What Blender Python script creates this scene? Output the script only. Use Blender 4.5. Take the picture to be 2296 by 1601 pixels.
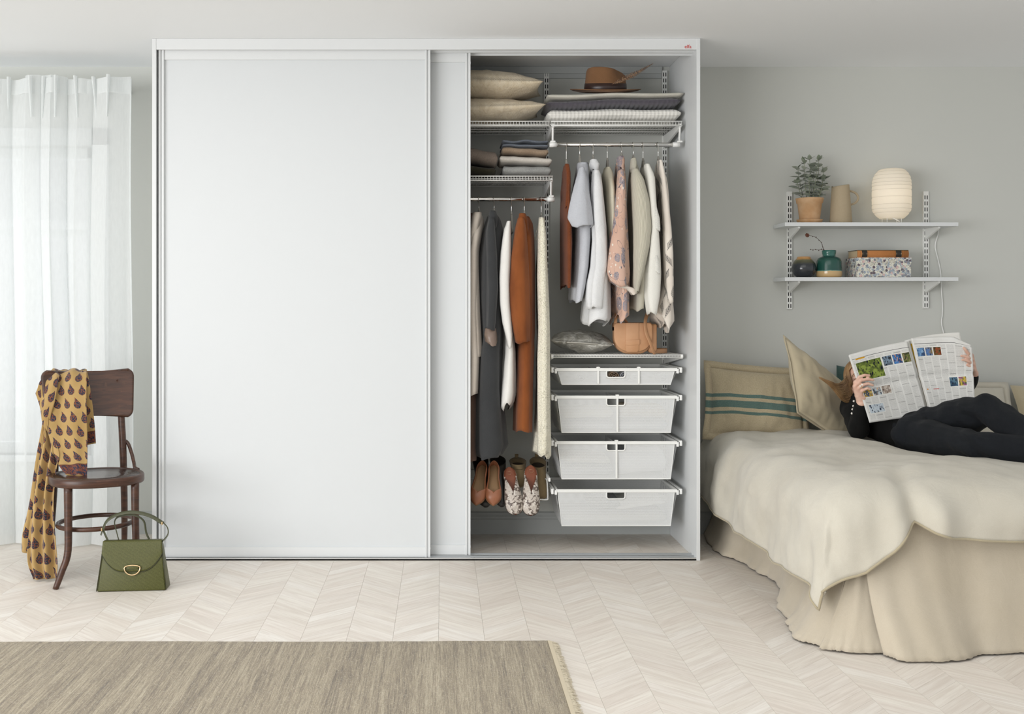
import bpy, math, random
from math import sin, cos, pi, hypot, atan2, sqrt, exp
from mathutils import Vector, Matrix, noise
V = Vector
random.seed(7)
for _o in list(bpy.data.objects):
    bpy.data.objects.remove(_o)
SC = bpy.context.scene
COL = SC.collection

# ------------------------------------------------------------------ camera
F, CX, CY, CAMZ = 2540.0, 990.0, 690.0, 1.21          # focal (px), vanishing point (px), camera height
W_PX, H_PX = 2296.0, 1601.0
cam = bpy.data.cameras.new('camera')
cam.sensor_fit = 'HORIZONTAL'; cam.sensor_width = 36.0
cam.lens = F / W_PX * 36.0
cam.shift_x = (W_PX / 2 - CX) / W_PX
cam.shift_y = -(H_PX / 2 - CY) / W_PX
cam.clip_start = 0.05; cam.clip_end = 200
camo = bpy.data.objects.new('camera', cam); COL.objects.link(camo)
camo.location = (0, 0, CAMZ); camo.rotation_euler = (pi / 2, 0, 0)
SC.camera = camo

# ------------------------------------------------------------------ light
wd = bpy.data.worlds.new('world'); SC.world = wd; wd.use_nodes = True
wd.node_tree.nodes['Background'].inputs[0].default_value = (0.955, 0.98, 1.0, 1)
wd.node_tree.nodes['Background'].inputs[1].default_value = 0.74

def area(name, loc, target, sx, sy, power, col):
    l = bpy.data.lights.new(name, 'AREA'); l.shape = 'RECTANGLE'; l.size = sx; l.size_y = sy
    l.energy = power; l.color = col
    o = bpy.data.objects.new(name, l); COL.objects.link(o)
    o.location = loc
    o.rotation_euler = (V(target) - V(loc)).to_track_quat('-Z', 'Y').to_euler()
    return o
area('assumed_side_daylight', (-5.6, -1.0, 1.15), (0.9, 6.0, 1.6), 5.6, 2.3, 375, (0.985, 0.99, 1.0))  # added unseen area light, assumed daylight from the left; no window built there
area('overhead_fill', (-1.1, 2.3, 2.47), (-1.1, 2.3, 0.0), 6.0, 4.0, 72, (0.97, 0.985, 1.0))  # unseen fill light added under the ceiling to brighten floor and bed
area('daylight_back_window', (-2.6, 6.9, 1.5), (-2.2, 5.0, 0.9), 2.2, 2.2, 22, (0.93, 0.97, 1.0))
SC.view_settings.view_transform = 'Standard'
SC.view_settings.look = 'None'
SC.view_settings.gamma = 1.0
SC.view_settings.use_curve_mapping = False
SC.view_settings.exposure = -0.15

# ------------------------------------------------------------------ constants of the place
WALL, FRONT, CEIL = 6.07, 5.42, 2.50

def P(px, py, y):                                     # photo pixel measured at a known depth -> place
    return V(((px - CX) * y / F, y, CAMZ - (py - CY) * y / F))
def PX(px, y): return (px - CX) * y / F
def PZ(py, y): return CAMZ - (py - CY) * y / F
def lerp(a, b, t): return a + (b - a) * t
def sstep(a, b, x):
    t = max(0.0, min(1.0, (x - a) / (b - a))); return t * t * (3 - 2 * t)
def interp(tab, x):                                   # tab: sorted [(x, v...)]
    if x <= tab[0][0]: return tab[0][1:]
    for p, q in zip(tab, tab[1:]):
        if x <= q[0]:
            t = (x - p[0]) / (q[0] - p[0])
            return tuple(lerp(a, b, t) for a, b in zip(p[1:], q[1:]))
    return tab[-1][1:]
def nz(x, y=0.0, z=0.0): return noise.noise(V((x, y, z)))
def spline(pts, n):                                   # Catmull-Rom through points
    pts = [V(p) for p in pts]
    if len(pts) < 3: return [pts[0].lerp(pts[-1], i / (n - 1)) for i in range(n)]
    e = [pts[0] * 2 - pts[1]] + pts + [pts[-1] * 2 - pts[-2]]
    out = []; m = len(pts) - 1
    for i in range(n):
        s = i / (n - 1) * m; k = min(int(s), m - 1); t = s - k
        a, b, c, d = e[k:k + 4]
        out.append(0.5 * ((2 * b) + (c - a) * t + (2 * a - 5 * b + 4 * c - d) * t * t + (3 * b - a - 3 * c + d) * t ** 3))
    return out

# ------------------------------------------------------------------ materials
def lin(c):
    if isinstance(c, str):
        c = tuple(int(c[i:i + 2], 16) / 255 for i in (0, 2, 4))
    return tuple((x / 12.92 if x <= 0.04045 else ((x + 0.055) / 1.055) ** 2.4) for x in c) + (1.0,)

class S:                                              # socket wrapper: math on shader sockets
    def __init__(s, nt, sock): s.nt, s.k = nt, sock
    def _m(s, op, *a):
        n = s.nt.nodes.new('ShaderNodeMath'); n.operation = op
        for i, x in enumerate((s,) + a):
            if isinstance(x, S): s.nt.links.new(x.k, n.inputs[i])
            else: n.inputs[i].default_value = float(x)
        return S(s.nt, n.outputs[0])
    def __add__(s, o): return s._m('ADD', o)
    def __sub__(s, o): return s._m('SUBTRACT', o)
    def __mul__(s, o): return s._m('MULTIPLY', o)
    def __truediv__(s, o): return s._m('DIVIDE', o)
    __radd__ = __add__; __rmul__ = __mul__
    def __rsub__(s, o): return (s * -1.0) + o
    def fract(s): return s._m('FRACT')
    def floor(s): return s._m('FLOOR')
    def abs(s): return s._m('ABSOLUTE')
    def sin(s): return s._m('SINE')
    def sqrt(s): return s._m('SQRT')
    def lt(s, o): return s._m('LESS_THAN', o)
    def gt(s, o): return s._m('GREATER_THAN', o)
    def min(s, o): return s._m('MINIMUM', o)
    def max(s, o): return s._m('MAXIMUM', o)
    def mod(s, o): return s._m('MODULO', o)
    def step(s, a, b):                                # smooth 0..1 between a and b
        n = s.nt.nodes.new('ShaderNodeMapRange'); n.interpolation_type = 'SMOOTHSTEP'
        s.nt.links.new(s.k, n.inputs[0]); n.inputs[1].default_value = a; n.inputs[2].default_value = b
        return S(s.nt, n.outputs[0])

class Mat:
    def __init__(s, name, col='ffffff', rough=0.6, metal=0.0, spec=0.5, sheen=0.0):
        s.m = bpy.data.materials.new(name); s.m.use_nodes = True; s.nt = s.m.node_tree
        s.b = s.nt.nodes['Principled BSDF']
        s.b.inputs['Base Color'].default_value = lin(col)
        s.b.inputs['Roughness'].default_value = rough; s.b.inputs['Metallic'].default_value = metal
        s.b.inputs['Specular IOR Level'].default_value = spec
        if sheen:
            s.b.inputs['Sheen Weight'].default_value = sheen; s.b.inputs['Sheen Roughness'].default_value = 0.6
        s._c = None
    def node(s, t, **k):
        n = s.nt.nodes.new('ShaderNode' + t)
        for a, b in k.items():
            if isinstance(b, S): s.nt.links.new(b.k, n.inputs[a])
            elif a in n.inputs.keys(): n.inputs[a].default_value = b
            else: setattr(n, a, b)
        return n
    def tex(s, which='Object'):
        if s._c is None: s._c = s.nt.nodes.new('ShaderNodeTexCoord')
        return S(s.nt, s._c.outputs[which])
    def xyz(s, which='Object', scale=(1, 1, 1)):
        n = s.nt.nodes.new('ShaderNodeSeparateXYZ'); s.nt.links.new(s.scaled(which, scale).k, n.inputs[0])
        return [S(s.nt, o) for o in n.outputs]
    def scaled(s, which='Object', scale=(1, 1, 1), off=None):
        n = s.nt.nodes.new('ShaderNodeMapping'); n.inputs['Scale'].default_value = scale
        s.nt.links.new(s.tex(which).k, n.inputs[0])
        if off is not None: s.nt.links.new(off.k, n.inputs['Location'])
        return S(s.nt, n.outputs[0])
    def noise(s, vec, scale=5.0, detail=4.0, rough=0.55, dist=0.0, out=0):
        n = s.node('TexNoise', Vector=vec, Scale=scale, Detail=detail, Roughness=rough, Distortion=dist)
        return S(s.nt, n.outputs[out])
    def voro(s, vec, scale=5.0, rnd=1.0, feature='F1', out=0):
        n = s.nt.nodes.new('ShaderNodeTexVoronoi'); n.feature = feature
        s.nt.links.new(vec.k, n.inputs['Vector']); n.inputs['Scale'].default_value = scale
        n.inputs['Randomness'].default_value = rnd
        return S(s.nt, n.outputs[out])
    def mix(s, f, a, b):
        n = s.nt.nodes.new('ShaderNodeMix'); n.data_type = 'RGBA'
        for i, x in ((0, f), (6, a), (7, b)):
            if isinstance(x, S): s.nt.links.new(x.k, n.inputs[i])
            elif i == 0: n.inputs[0].default_value = x
            else: n.inputs[i].default_value = lin(x)
        return S(s.nt, n.outputs[2])
    def ramp(s, f, stops, const=False):
        n = s.nt.nodes.new('ShaderNodeValToRGB'); s.nt.links.new(f.k, n.inputs[0])
        if const: n.color_ramp.interpolation = 'CONSTANT'
        e = n.color_ramp.elements
        while len(e) < len(stops): e.new(0.5)
        for x, (p, c) in zip(e, stops): x.position = p; x.color = lin(c)
        return S(s.nt, n.outputs[0])
    def color(s, c): s.nt.links.new(c.k, s.b.inputs['Base Color']); return s
    def rough(s, c): s.nt.links.new(c.k, s.b.inputs['Roughness']); return s
    def bump(s, h, strength=0.3, dist=0.002):
        n = s.nt.nodes.new('ShaderNodeBump'); n.inputs['Strength'].default_value = strength
        n.inputs['Distance'].default_value = dist
        s.nt.links.new(h.k, n.inputs['Height']); s.nt.links.new(n.outputs[0], s.b.inputs['Normal']); return s
    def alpha(s, a): s.nt.links.new(a.k, s.b.inputs['Alpha']); return s

def plain(name, col, rough=0.5, metal=0.0, spec=0.5, bump=0.0, bscale=300):
    m = Mat(name, col, rough, metal, spec)
    if bump: m.bump(m.noise(m.tex(), bscale, 2), bump, 0.001)
    return m.m
def fabric(name, col, col2=None, weave=900, strength=0.35, wrinkle=0.0, var=6.0, rough=0.9, stretch=(1, 1, 1), sheen=0.15):
    m = Mat(name, col, rough, 0, 0.2, sheen)
    o = m.tex()
    x = m.noise(m.scaled('Object', stretch), var, 5, 0.6)
    fine = m.noise(m.scaled('Object', (1, 1, 0.15)), weave, 2, 0.5)
    fine2 = m.noise(m.scaled('Object', (0.15, 0.15, 1)), weave, 2, 0.5)
    h = fine + fine2
    if col2: m.color(m.mix((x * 0.6 + h * 0.35 - 0.13).step(0.2, 0.85), col, col2))
    if wrinkle:
        h = h * 0.15 + m.noise(o, 14, 4, 0.55, 0.6) * wrinkle
        m.bump(h, strength, 0.02)
    else: m.bump(h, strength, 0.0015)
    return m.m

M = {}
def wall_paint():
    m = Mat('wall_paint', 'cdcec8', 0.85, 0, 0.25); m.bump(m.noise(m.tex(), 160, 3), 0.06, 0.002); return m.m
M['wall'] = wall_paint()
M['ceil'] = plain('ceiling_paint', 'f6f8f9', 0.9, 0, 0.2)
M['trim'] = plain('trim_paint', 'b9bcba', 0.55)
M['white'] = plain('white_lacquer', 'dee0e0', 0.42, 0, 0.4)
M['white2'] = plain('white_door_panel', 'd6d9da', 0.5, 0, 0.4)
M['wire'] = plain('white_powder_coat', 'f0f0ec', 0.4)
M['dark'] = plain('gap_shade', '23211f', 0.8)
M['alu'] = plain('satin_aluminium', 'cfd1d2', 0.3, 0.8)
M['chrome'] = plain('chrome', 'e6e4e0', 0.12, 1.0)
M['gold'] = plain('pale_gold', 'e0c49a', 0.22, 1.0)
M['hanger'] = plain('grey_flocking', '8d8a82', 0.85)
M['plastic'] = plain('white_plastic', 'f1f1ee', 0.35)

# ------------------------------------------------------------------ mesh building
ORG = {}
def new_obj(name, me, mat, parent=None, org=None, smooth=True):
    if mat is not None and not me.materials: me.materials.append(mat)
    o = bpy.data.objects.new(name, me); COL.objects.link(o)
    if parent is not None:
        o.parent = parent; ORG[o.name] = ORG[parent.name]
    else:
        o.location = org; ORG[o.name] = V(org)
    for p in me.polygons: p.use_smooth = smooth
    return o
def mesh(name, verts, faces, mat, parent=None, smooth=True, uv=None, org=None, solid=0.0, bevel=0.0, sub=0, off=0.0):
    vs = [V(v) for v in verts]
    if parent is not None: base = ORG[parent.name]
    elif org is not None: base = V(org)
    else:
        lo = [min(v[i] for v in vs) for i in range(3)]; hi = [max(v[i] for v in vs) for i in range(3)]
        base = V(((lo[0] + hi[0]) / 2, (lo[1] + hi[1]) / 2, lo[2]))
    me = bpy.data.meshes.new(name)
    me.from_pydata([tuple(v - base) for v in vs], [], faces); me.validate(); me.update()
    if uv is not None:
        l = me.uv_layers.new(name='UVMap')
        for lp in me.loops: l.data[lp.index].uv = uv[lp.vertex_index]
    o = new_obj(name, me, mat, parent, base, smooth)
    if solid:
        d = o.modifiers.new('solid', 'SOLIDIFY'); d.thickness = solid; d.offset = off
    if bevel:
        d = o.modifiers.new('bevel', 'BEVEL'); d.width = bevel; d.segments = 2; d.limit_method = 'ANGLE'; d.angle_limit = 0.6
        d.harden_normals = False
    if sub:
        d = o.modifiers.new('sub', 'SUBSURF'); d.levels = sub; d.render_levels = sub
    return o
def tag(o, label=None, cat=None, group=None, kind=None):
    if label: o['label'] = label
    if cat: o['category'] = cat
    if group: o['group'] = group
    if kind: o['kind'] = kind
    return o
def thing(name, label, cat, loc, group=None):
    o = bpy.data.objects.new(name, None); COL.objects.link(o); o.empty_display_size = 0.05
    o.location = loc; ORG[o.name] = V(loc)
    return tag(o, label, cat, group)

class MB:                                             # collects simple shapes into one mesh
    def __init__(s): s.v, s.f = [], []
    def add(s, v, f):
        k = len(s.v); s.v += [V(x) for x in v]; s.f += [tuple(i + k for i in q) for q in f]; return s
    def box(s, x0, x1, y0, y1, z0, z1, mat=None):
        v = [V((x, y, z)) for z in (z0, z1) for y in (y0, y1) for x in (x0, x1)]
        if mat is not None: v = [mat @ p for p in v]
        return s.add(v, [(0, 2, 3, 1), (4, 5, 7, 6), (0, 1, 5, 4), (2, 6, 7, 3), (0, 4, 6, 2), (1, 3, 7, 5)])
    def tube(s, pts, r, n=8, caps=True, closed=False):
        pts = [V(p) for p in pts]; m = len(pts)
        rs = [r] * m if not isinstance(r, (list, tuple)) else r
        up = None; rings = []
        for i, p in enumerate(pts):
            if closed: d = pts[(i + 1) % m] - pts[i - 1]
            else: d = pts[min(i + 1, m - 1)] - pts[max(i - 1, 0)]
            d = d.normalized() if d.length > 1e-9 else V((0, 0, 1))
            if up is None: up = d.orthogonal().normalized()
            up = (up - d * up.dot(d))
            up = up.normalized() if up.length > 1e-6 else d.orthogonal().normalized()
            sd = d.cross(up)
            rr = rs[i] if isinstance(rs[i], (tuple, list)) else (rs[i], rs[i])
            rings.append([p + up * rr[0] * cos(2 * pi * k / n) + sd * rr[1] * sin(2 * pi * k / n) for k in range(n)])
        return s.loft(rings, caps and not closed, closed)
    def loft(s, rings, caps=True, loop=False, closed=True):
        n = len(rings[0]); m = len(rings); f = []
        for i in range(m if loop else m - 1):
            for k in range(n if closed else n - 1):
                a, b = i * n + k, i * n + (k + 1) % n
                j = (i + 1) % m
                f.append((a, b, j * n + (k + 1) % n, j * n + k))
        if caps and not loop:
            f.append(tuple(range(n - 1, -1, -1))); f.append(tuple((m - 1) * n + k for k in range(n)))
        return s.add([p for r in rings for p in r], f)
    def lathe(s, prof, c, n=32, mat=None):
        rings = []
        for r, z in prof:
            r = max(r, 1e-5)
            ring = [V((r * cos(2 * pi * k / n), r * sin(2 * pi * k / n), z)) for k in range(n)]
            rings.append([(mat @ p if mat is not None else p) + V(c) for p in ring])
        return s.loft(rings, True)
    def ball(s, c, r, n=12):
        pr = [(r * sin(pi * i / n), -r * cos(pi * i / n)) for i in range(n + 1)]
        return s.lathe(pr, c, n)
    def make(s, name, mat, parent=None, **k): return mesh(name, s.v, s.f, mat, parent, **k)

def grid_faces(nu, nv, wrap=False):
    f = []
    for j in range(nv - 1):
        for i in range(nu if wrap else nu - 1):
            a, b = j * nu + i, j * nu + (i + 1) % nu
            f.append((a, b, b + nu, a + nu))
    return f
def bx(name, x0, x1, y0, y1, z0, z1, mat, parent=None, bevel=0.0, **k):
    return MB().box(x0, x1, y0, y1, z0, z1).make(name, mat, parent, smooth=False, bevel=bevel, **k)
def plate(name, outline, h, mat, parent=None, axis=2, org=None, **k):
    """extruded polygon: outline of (a, b), h = (lo, hi) along axis"""
    def pt(a, b, c): return V((a, b, c)) if axis == 2 else (V((a, c, b)) if axis == 1 else V((c, a, b)))
    n = len(outline)
    v = [pt(a, b, h[0]) for a, b in outline] + [pt(a, b, h[1]) for a, b in outline]
    f = [tuple(range(n - 1, -1, -1)), tuple(range(n, 2 * n))] + [(i, (i + 1) % n, (i + 1) % n + n, i + n) for i in range(n)]
    return mesh(name, v, f, mat, parent, org=org, **k)
def struct(o): o['kind'] = 'structure'; return o

# ================================================================== ROOM SHELL
def oak():
    m = Mat('bleached_oak', 'd9cfc2', 0.42, 0, 0.35)
    oi = m.nt.nodes.new('ShaderNodeObjectInfo'); ge = m.nt.nodes.new('ShaderNodeNewGeometry')
    r = (S(m.nt, oi.outputs['Random']) + S(m.nt, ge.outputs['Random Per Island'])).fract()
    off = m.nt.nodes.new('ShaderNodeCombineXYZ')
    m.nt.links.new((r * 37.0).k, off.inputs[0]); m.nt.links.new((r * 91.0).k, off.inputs[1])
    vec = m.scaled('UV', (2.2, 26, 1), S(m.nt, off.outputs[0]))
    g = m.noise(vec, 1.6, 6, 0.62, 0.7)
    fine = m.noise(m.scaled('UV', (6, 160, 1), S(m.nt, off.outputs[0])), 2.0, 4, 0.6)
    tone = m.ramp(r, [(0.0, 'e4dcd2'), (0.3, 'eee8de'), (0.6, 'e8dfd5'), (0.8, 'f1ece4'), (1.0, 'e1d8ce')])
    c = m.mix(g.step(0.35, 0.68) * 0.6, tone, 'd0c4b8')
    c = m.mix(fine.step(0.4, 0.75) * 0.30, c, 'f2ebe0')
    m.color(c); m.rough(g * 0.25 + 0.36); m.bump(fine + g, 0.08, 0.001)
    return m.m
M['oak'] = oak()
floor = struct(bx('floor', -5, 5, -1.0, 6.3, -0.12, -0.0035, plain('floor_joint', 'c2b7ab', 0.8), org=(0, 3, -0.12)))
def planks():
    cw, pitch, gap = 0.168, 0.085, 0.0007
    x0 = -0.0105
    def shape(s):
        h = pitch - gap; w = cw / 2 - gap / 2
        v = []; uv = []
        for z in (-0.006, 0.0):
            for (x, y) in ((-w, -h / 2 - s * w), (w, -h / 2 + s * w), (w, h / 2 + s * w), (-w, h / 2 - s * w)):
                v.append(V((x, y, z)))
                uv.append((x * 1.414, (y - s * x)))
        f = [(3, 2, 1, 0), (4, 5, 6, 7), (0, 1, 5, 4), (1, 2, 6, 5), (2, 3, 7, 6), (3, 0, 4, 7)]
        return v, f, uv
    cells = []
    for i in range(-19, 24):
        xc = x0 + (i + 0.5) * cw; s = -1 if i % 2 == 0 else 1
        for j in range(0, 72):
            yc = 0.06 + 3 * 0.0 + j * pitch
            if yc > 6.20: continue
            cells.append((xc, yc, s))
    def shown(c):                                     # nearest to the viewer and inside the frame, not under the rug or bed
        x, y, s = c
        px = CX + x * F / y
        if px < 0 or px > 2296: return 1e9
        if x < 0.38 and y < 4.05: return 1e9
        if x > 1.45 and y > 3.98: return 1e9
        if CY + CAMZ * F / y > 1640 or y > 6.0: return 1e9
        return y
    cells.sort(key=shown)
    shapes = {s: shape(s) for s in (1, -1)}
    mes = {}
    for s in (1, -1):
        v, f, uv = shapes[s]
        me = bpy.data.meshes.new('plank'); me.from_pydata([tuple(p) for p in v], [], f); me.update()
        l = me.uv_layers.new(name='UVMap')
        for lp in me.loops: l.data[lp.index].uv = uv[lp.vertex_index]
        me.materials.append(M['oak']); mes[s] = me
    base = ORG[floor.name]
    for x, y, s in cells[:300]:
        o = bpy.data.objects.new('plank', mes[s]); COL.objects.link(o); o.parent = floor
        o.location = V((x, y, 0)) - base
    vs, fs, us = [], [], []
    for x, y, s in cells[300:]:
        v, f, uv = shapes[s]; k = len(vs)
        vs += [p + V((x, y, 0)) for p in v]; us += uv; fs += [tuple(i + k for i in q) for q in f]
    o = mesh('planks_beyond', vs, fs, M['oak'], floor, smooth=False, uv=us)
    o.name = 'plank_field'; o['kind'] = 'stuff'
planks()

WX0, WX1, WZ0, WZ1 = -3.35, -1.87, 0.42, 2.08          # window opening in the back wall
wb = MB()
wb.box(-5, WX0, WALL, 6.27, 0, CEIL).box(WX1, 5, WALL, 6.27, 0, CEIL)
wb.box(WX0, WX1, WALL, 6.27, 0, WZ0).box(WX0, WX1, WALL, 6.27, WZ1, CEIL)
struct(wb.make('wall_back', M['wall'], smooth=False))
struct(bx('ceiling', -5, 5, -1.0, 6.3, CEIL, CEIL + 0.1, M['ceil']))
def baseboard(name, xa, xb):
    pr = [(0.0, 0.0), (-0.020, 0.0), (-0.020, 0.078), (-0.016, 0.084), (-0.016, 0.092), (-0.011, 0.104), (-0.010, 0.112), (-0.004, 0.118), (0.0, 0.118)]
    v = [V((x, WALL + a, b)) for x in (xa, xb) for a, b in pr]; n = len(pr)
    f = [(i, i + 1, i + 1 + n, i + n) for i in range(n - 1)] + [tuple(range(n)), tuple(range(2 * n - 1, n - 1, -1))]
    return struct(mesh(name, v, f, M['trim'], smooth=False))
baseboard('baseboard_back', -1.366, 1.2195)
baseboard('baseboard_left', -5, -1.387)
baseboard('baseboard_right', 1.239, 3.42)
tr = MB().box(-1.36, 1.178, WALL - 0.012, WALL, 2.437, 2.4985).box(-1.36, 1.178, WALL - 0.018, WALL, 2.462, 2.4985)
struct(tr.make('trim_1', M['trim'], smooth=False))
# window behind the curtain
win = MB()
for a, b, c, d in ((WX0, WX1, WZ0, WZ0 + 0.06), (WX0, WX1, WZ1 - 0.06, WZ1), (WX0, WX0 + 0.06, WZ0, WZ1), (WX1 - 0.06, WX1, WZ0, WZ1)):
    win.box(a, b, 6.16, 6.22, c, d)
window = struct(win.make('window_1', M['white'], smooth=False, bevel=0.004))
bx('mullion', -2.29, -2.22, 6.165, 6.215, WZ0 + 0.06, WZ1 - 0.06, M['white'], window)
bx('transom', WX0 + 0.06, WX1 - 0.06, 6.17, 6.21, 1.60, 1.635, M['white'], window)
bx('window_sill', WX0 - 0.04, WX1 + 0.04, WALL - 0.05, 6.17, WZ0 - 0.03, WZ0, M['white'], window, bevel=0.004)
casing = MB()
casing.box(WX1, WX1 + 0.09, WALL - 0.018, WALL + 0.002, WZ0 - 0.03, WZ1 + 0.09).box(WX0 - 0.09, WX0, WALL - 0.018, WALL + 0.002, WZ0 - 0.03, WZ1 + 0.09)
casing.box(WX0 - 0.09, WX1 + 0.09, WALL - 0.018, WALL + 0.002, WZ1, WZ1 + 0.09)
casing.make('window_casing', M['white'], window, smooth=False)
def glass():
    m = Mat('window_glass', 'ffffff', 0.0)
    t = m.node('BsdfTransparent'); g = m.node('BsdfGlossy', Roughness=0.02); x = m.node('MixShader', Fac=0.06)
    m.nt.links.new(t.outputs[0], x.inputs[1]); m.nt.links.new(g.outputs[0], x.inputs[2])
    m.nt.links.new(x.outputs[0], m.nt.nodes['Material Output'].inputs[0]); return m.m
M['glass'] = glass()
for a, b in ((WX0 + 0.06, -2.29), (-2.22, WX1 - 0.06)):
    for c, d in ((WZ0 + 0.06, 1.60), (1.635, WZ1 - 0.06)):
        bx('pane', a, b, 6.188, 6.192, c, d, M['glass'], window)

# sheer curtain
def sheer():
    m = Mat('sheer_linen', 'f6f8f7', 0.9)
    d = m.node('BsdfDiffuse', Color=lin('f4f6f5')); tl = m.node('BsdfTranslucent', Color=lin('f6f9f9')); tp = m.node('BsdfTransparent')
    a = m.node('MixShader', Fac=0.42); b = m.node('MixShader')
    m.nt.links.new(d.outputs[0], a.inputs[1]); m.nt.links.new(tl.outputs[0], a.inputs[2])
    u, v, w = m.xyz('UV')
    th = (u * 5200.0).sin() * 0.5 + (v * 5200.0).sin() * 0.5
    n = m.noise(m.scaled('UV', (1, 0.12, 1)), 160, 3)
    fac = (n * 0.12 + th * 0.05 + 0.15)
    m.nt.links.new(fac.k, b.inputs[0]); m.nt.links.new(a.outputs[0], b.inputs[1]); m.nt.links.new(tp.outputs[0], b.inputs[2])
    m.nt.links.new(b.outputs[0], m.nt.nodes['Material Output'].inputs[0]); return m.m
M['sheer'] = sheer()
def curtain():
    xr, xl, y0, top = PX(293, 5.74), -3.3, 5.74, 2.372
    nu, nv = 300, 46; vs, uv = [], []
    def phase(x, t): return x * 36 + 2.2 * sin(x * 7.0 + 1.0) + 0.5 * (1 - t) * sin(x * 17 + 1) + 0.5 * sin(2.2 * t + x * 3)
    def off(x, z):
        t = z / top
        a = 0.026 + 0.020 * (1 - t)
        ph = phase(x, t)
        o = a * sin(ph) + 0.5 * a * sin(ph * 0.47 + 1.0 + 0.6 * (1 - t)) + 0.022 * (1 - t) * nz(x * 3, z * 0.7)
        k = exp(-((x - xr) / 0.05) ** 2)
        return o * (1 - 0.6 * k)
    for j in range(nv):
        t = j / (nv - 1)
        for i in range(nu):
            s = i / (nu - 1); x = lerp(xl, xr, s)
            z = lerp(0.004, top, t)
            xx = x + 0.010 * sin(3 * z + x * 7) * (1 - t) + 0.006 * sin(z * 2.6) * s + (0.020 - 0.008 * t) * sin(2 * phase(x, z / top) + 0.6) * (1 - sstep(-0.06, 0, x - xr))
            zz = z + (0.012 * nz(x * 9) + 0.010 * sin(x * 15) - 0.02 * (x - xr) * 0.6 if j == nv - 1 else 0)
            if j == 0: zz = 0.006 + 0.012 * abs(nz(x * 6))
            vs.append(V((xx, y0 + off(x, z), zz))); uv.append((s * 1.7, z))
    root = thing('sheer_curtain', 'white sheer curtain with gathered top hanging to the floor by the window', 'curtain', (-2.4, y0, 0))
    mesh('curtain_cloth', vs, grid_faces(nu, nv), M['sheer'], root, uv=uv)
    vs, uv = [], []
    for j in range(8):
        for i in range(nu):
            p = vs_top(i, nu, xl, xr, top, y0, off, j / 7)
            vs.append(p); uv.append((i / nu * 1.7, p.z))
    mesh('heading_band', vs, grid_faces(nu, 8), M['sheer'], root, uv=uv)
    # pinch pleats standing up at the heading
    for px in (18, 72, 99, 131, 172, 209, 250):
        x = PX(px, y0); mb = MB(); w = 0.009
        rings = []
        for k in range(9):
            t = k / 8; z = lerp(top - 0.20, top + 0.008, t); ww = w * (0.35 + 0.65 * t)
            c = V((x + 0.012 * sin(px) * (1 - t), y0 - 0.006 - 0.012 * t + off(x, z), z))
            rings.append([c + V((ww * cos(2 * pi * q / 10), 0.016 * t * sin(2 * pi * q / 10) + 0.002 * sin(2 * pi * q / 10), 0)) for q in range(10)])
        mb.loft(rings, False); mb.make('pleat', M['sheer'], root)
    # hem at the side edge
    mb = MB().tube([V((xr + 0.006 * sin(z * 2.6), y0 + off(xr, z) - 0.001, z)) for z in [lerp(0.02, top, k / 30) for k in range(31)]], [(0.0022, 0.007)] * 31, 6)
    mb.make('side_hem', M['sheer'], root)
    rl = MB().box(-3.4, xr - 0.04, y0 + 0.07, y0 + 0.10, top - 0.03, top + 0.0)
    rail = rl.make('curtain_rail', M['white'], smooth=False)
    tag(rail, 'slim white curtain rail behind the gathered curtain top', 'curtain rail')
    for x in (-2.9, -2.0, -1.68):
        bx('rail_bracket', x, x + 0.02, y0 + 0.10, WALL, top - 0.022, top - 0.008, M['white'], rail)
def vs_top(i, nu, xl, xr, top, y0, off, t):
    x = lerp(xl, xr, i / (nu - 1)); z = lerp(top - 0.078, top - 0.002, t)
    return V((x + 0.006 * sin(z * 2.6) * i / nu, y0 + off(x, z) - 0.004, z))
curtain()

# ================================================================== WARDROBE
XL0, XL1, XR0, XR1 = -1.385, -1.366, 1.2205, 1.2377
ward = thing('wardrobe', 'large white sliding-door wardrobe with one end open', 'wardrobe', (0, 5.75, 0))
bx('side_panel', XL0, XL1, FRONT, WALL - 0.001, 0.0, CEIL - 0.001, M['white'], ward, bevel=0.001)
bx('side_panel', XR0, XR1, FRONT, WALL - 0.001, 0.0, CEIL - 0.001, M['white'], ward, bevel=0.001)
tk = MB().box(XL1, XR0, FRONT + 0.002, FRONT + 0.016, 2.446, CEIL - 0.001).box(XL1, XR0, FRONT + 0.016, 5.53, 2.462, CEIL - 0.001)
tk.box(XL1, XR0, FRONT + 0.058, FRONT + 0.064, 2.444, 2.47).box(XL1, XR0, 5.527, 5.533, 2.440, 2.47)
top_track = tk.make('top_track', M['white'], ward, smooth=False)
bt = MB().box(XL1, XR0, FRONT + 0.004, 5.535, 0.0, 0.006)
for y in (FRONT + 0.004, FRONT + 0.05, FRONT + 0.058, 5.527): bt.box(XL1, XR0, y, y + 0.004, 0.0, 0.013)
bt.make('bottom_track', M['alu'], ward, smooth=False)
def lettering(body, size, loc, mat, name, parent, rot=(pi / 2, 0, 0), extrude=0.0004):
    cu = bpy.data.curves.new('txt', 'FONT'); cu.body = body; cu.size = size; cu.extrude = extrude
    t = bpy.data.objects.new('txt', cu); COL.objects.link(t)
    dg = bpy.context.evaluated_depsgraph_get()
    me = bpy.data.meshes.new_from_object(t.evaluated_get(dg))
    bpy.data.objects.remove(t)
    R = Matrix.Translation(loc) @ Matrix.Rotation(rot[2], 4, 'Z') @ Matrix.Rotation(rot[0], 4, 'X')
    v = [R @ p.co for p in me.vertices]; f = [tuple(p.vertices) for p in me.polygons]
    bpy.data.meshes.remove(me)
    return mesh(name, v, f, mat, parent, smooth=False)
lettering('elfa', 0.024, (PX(1535, FRONT), FRONT + 0.0012, PZ(108, FRONT)), plain('logo_red', 'd2352c', 0.5), 'logo_lettering', top_track)
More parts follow.
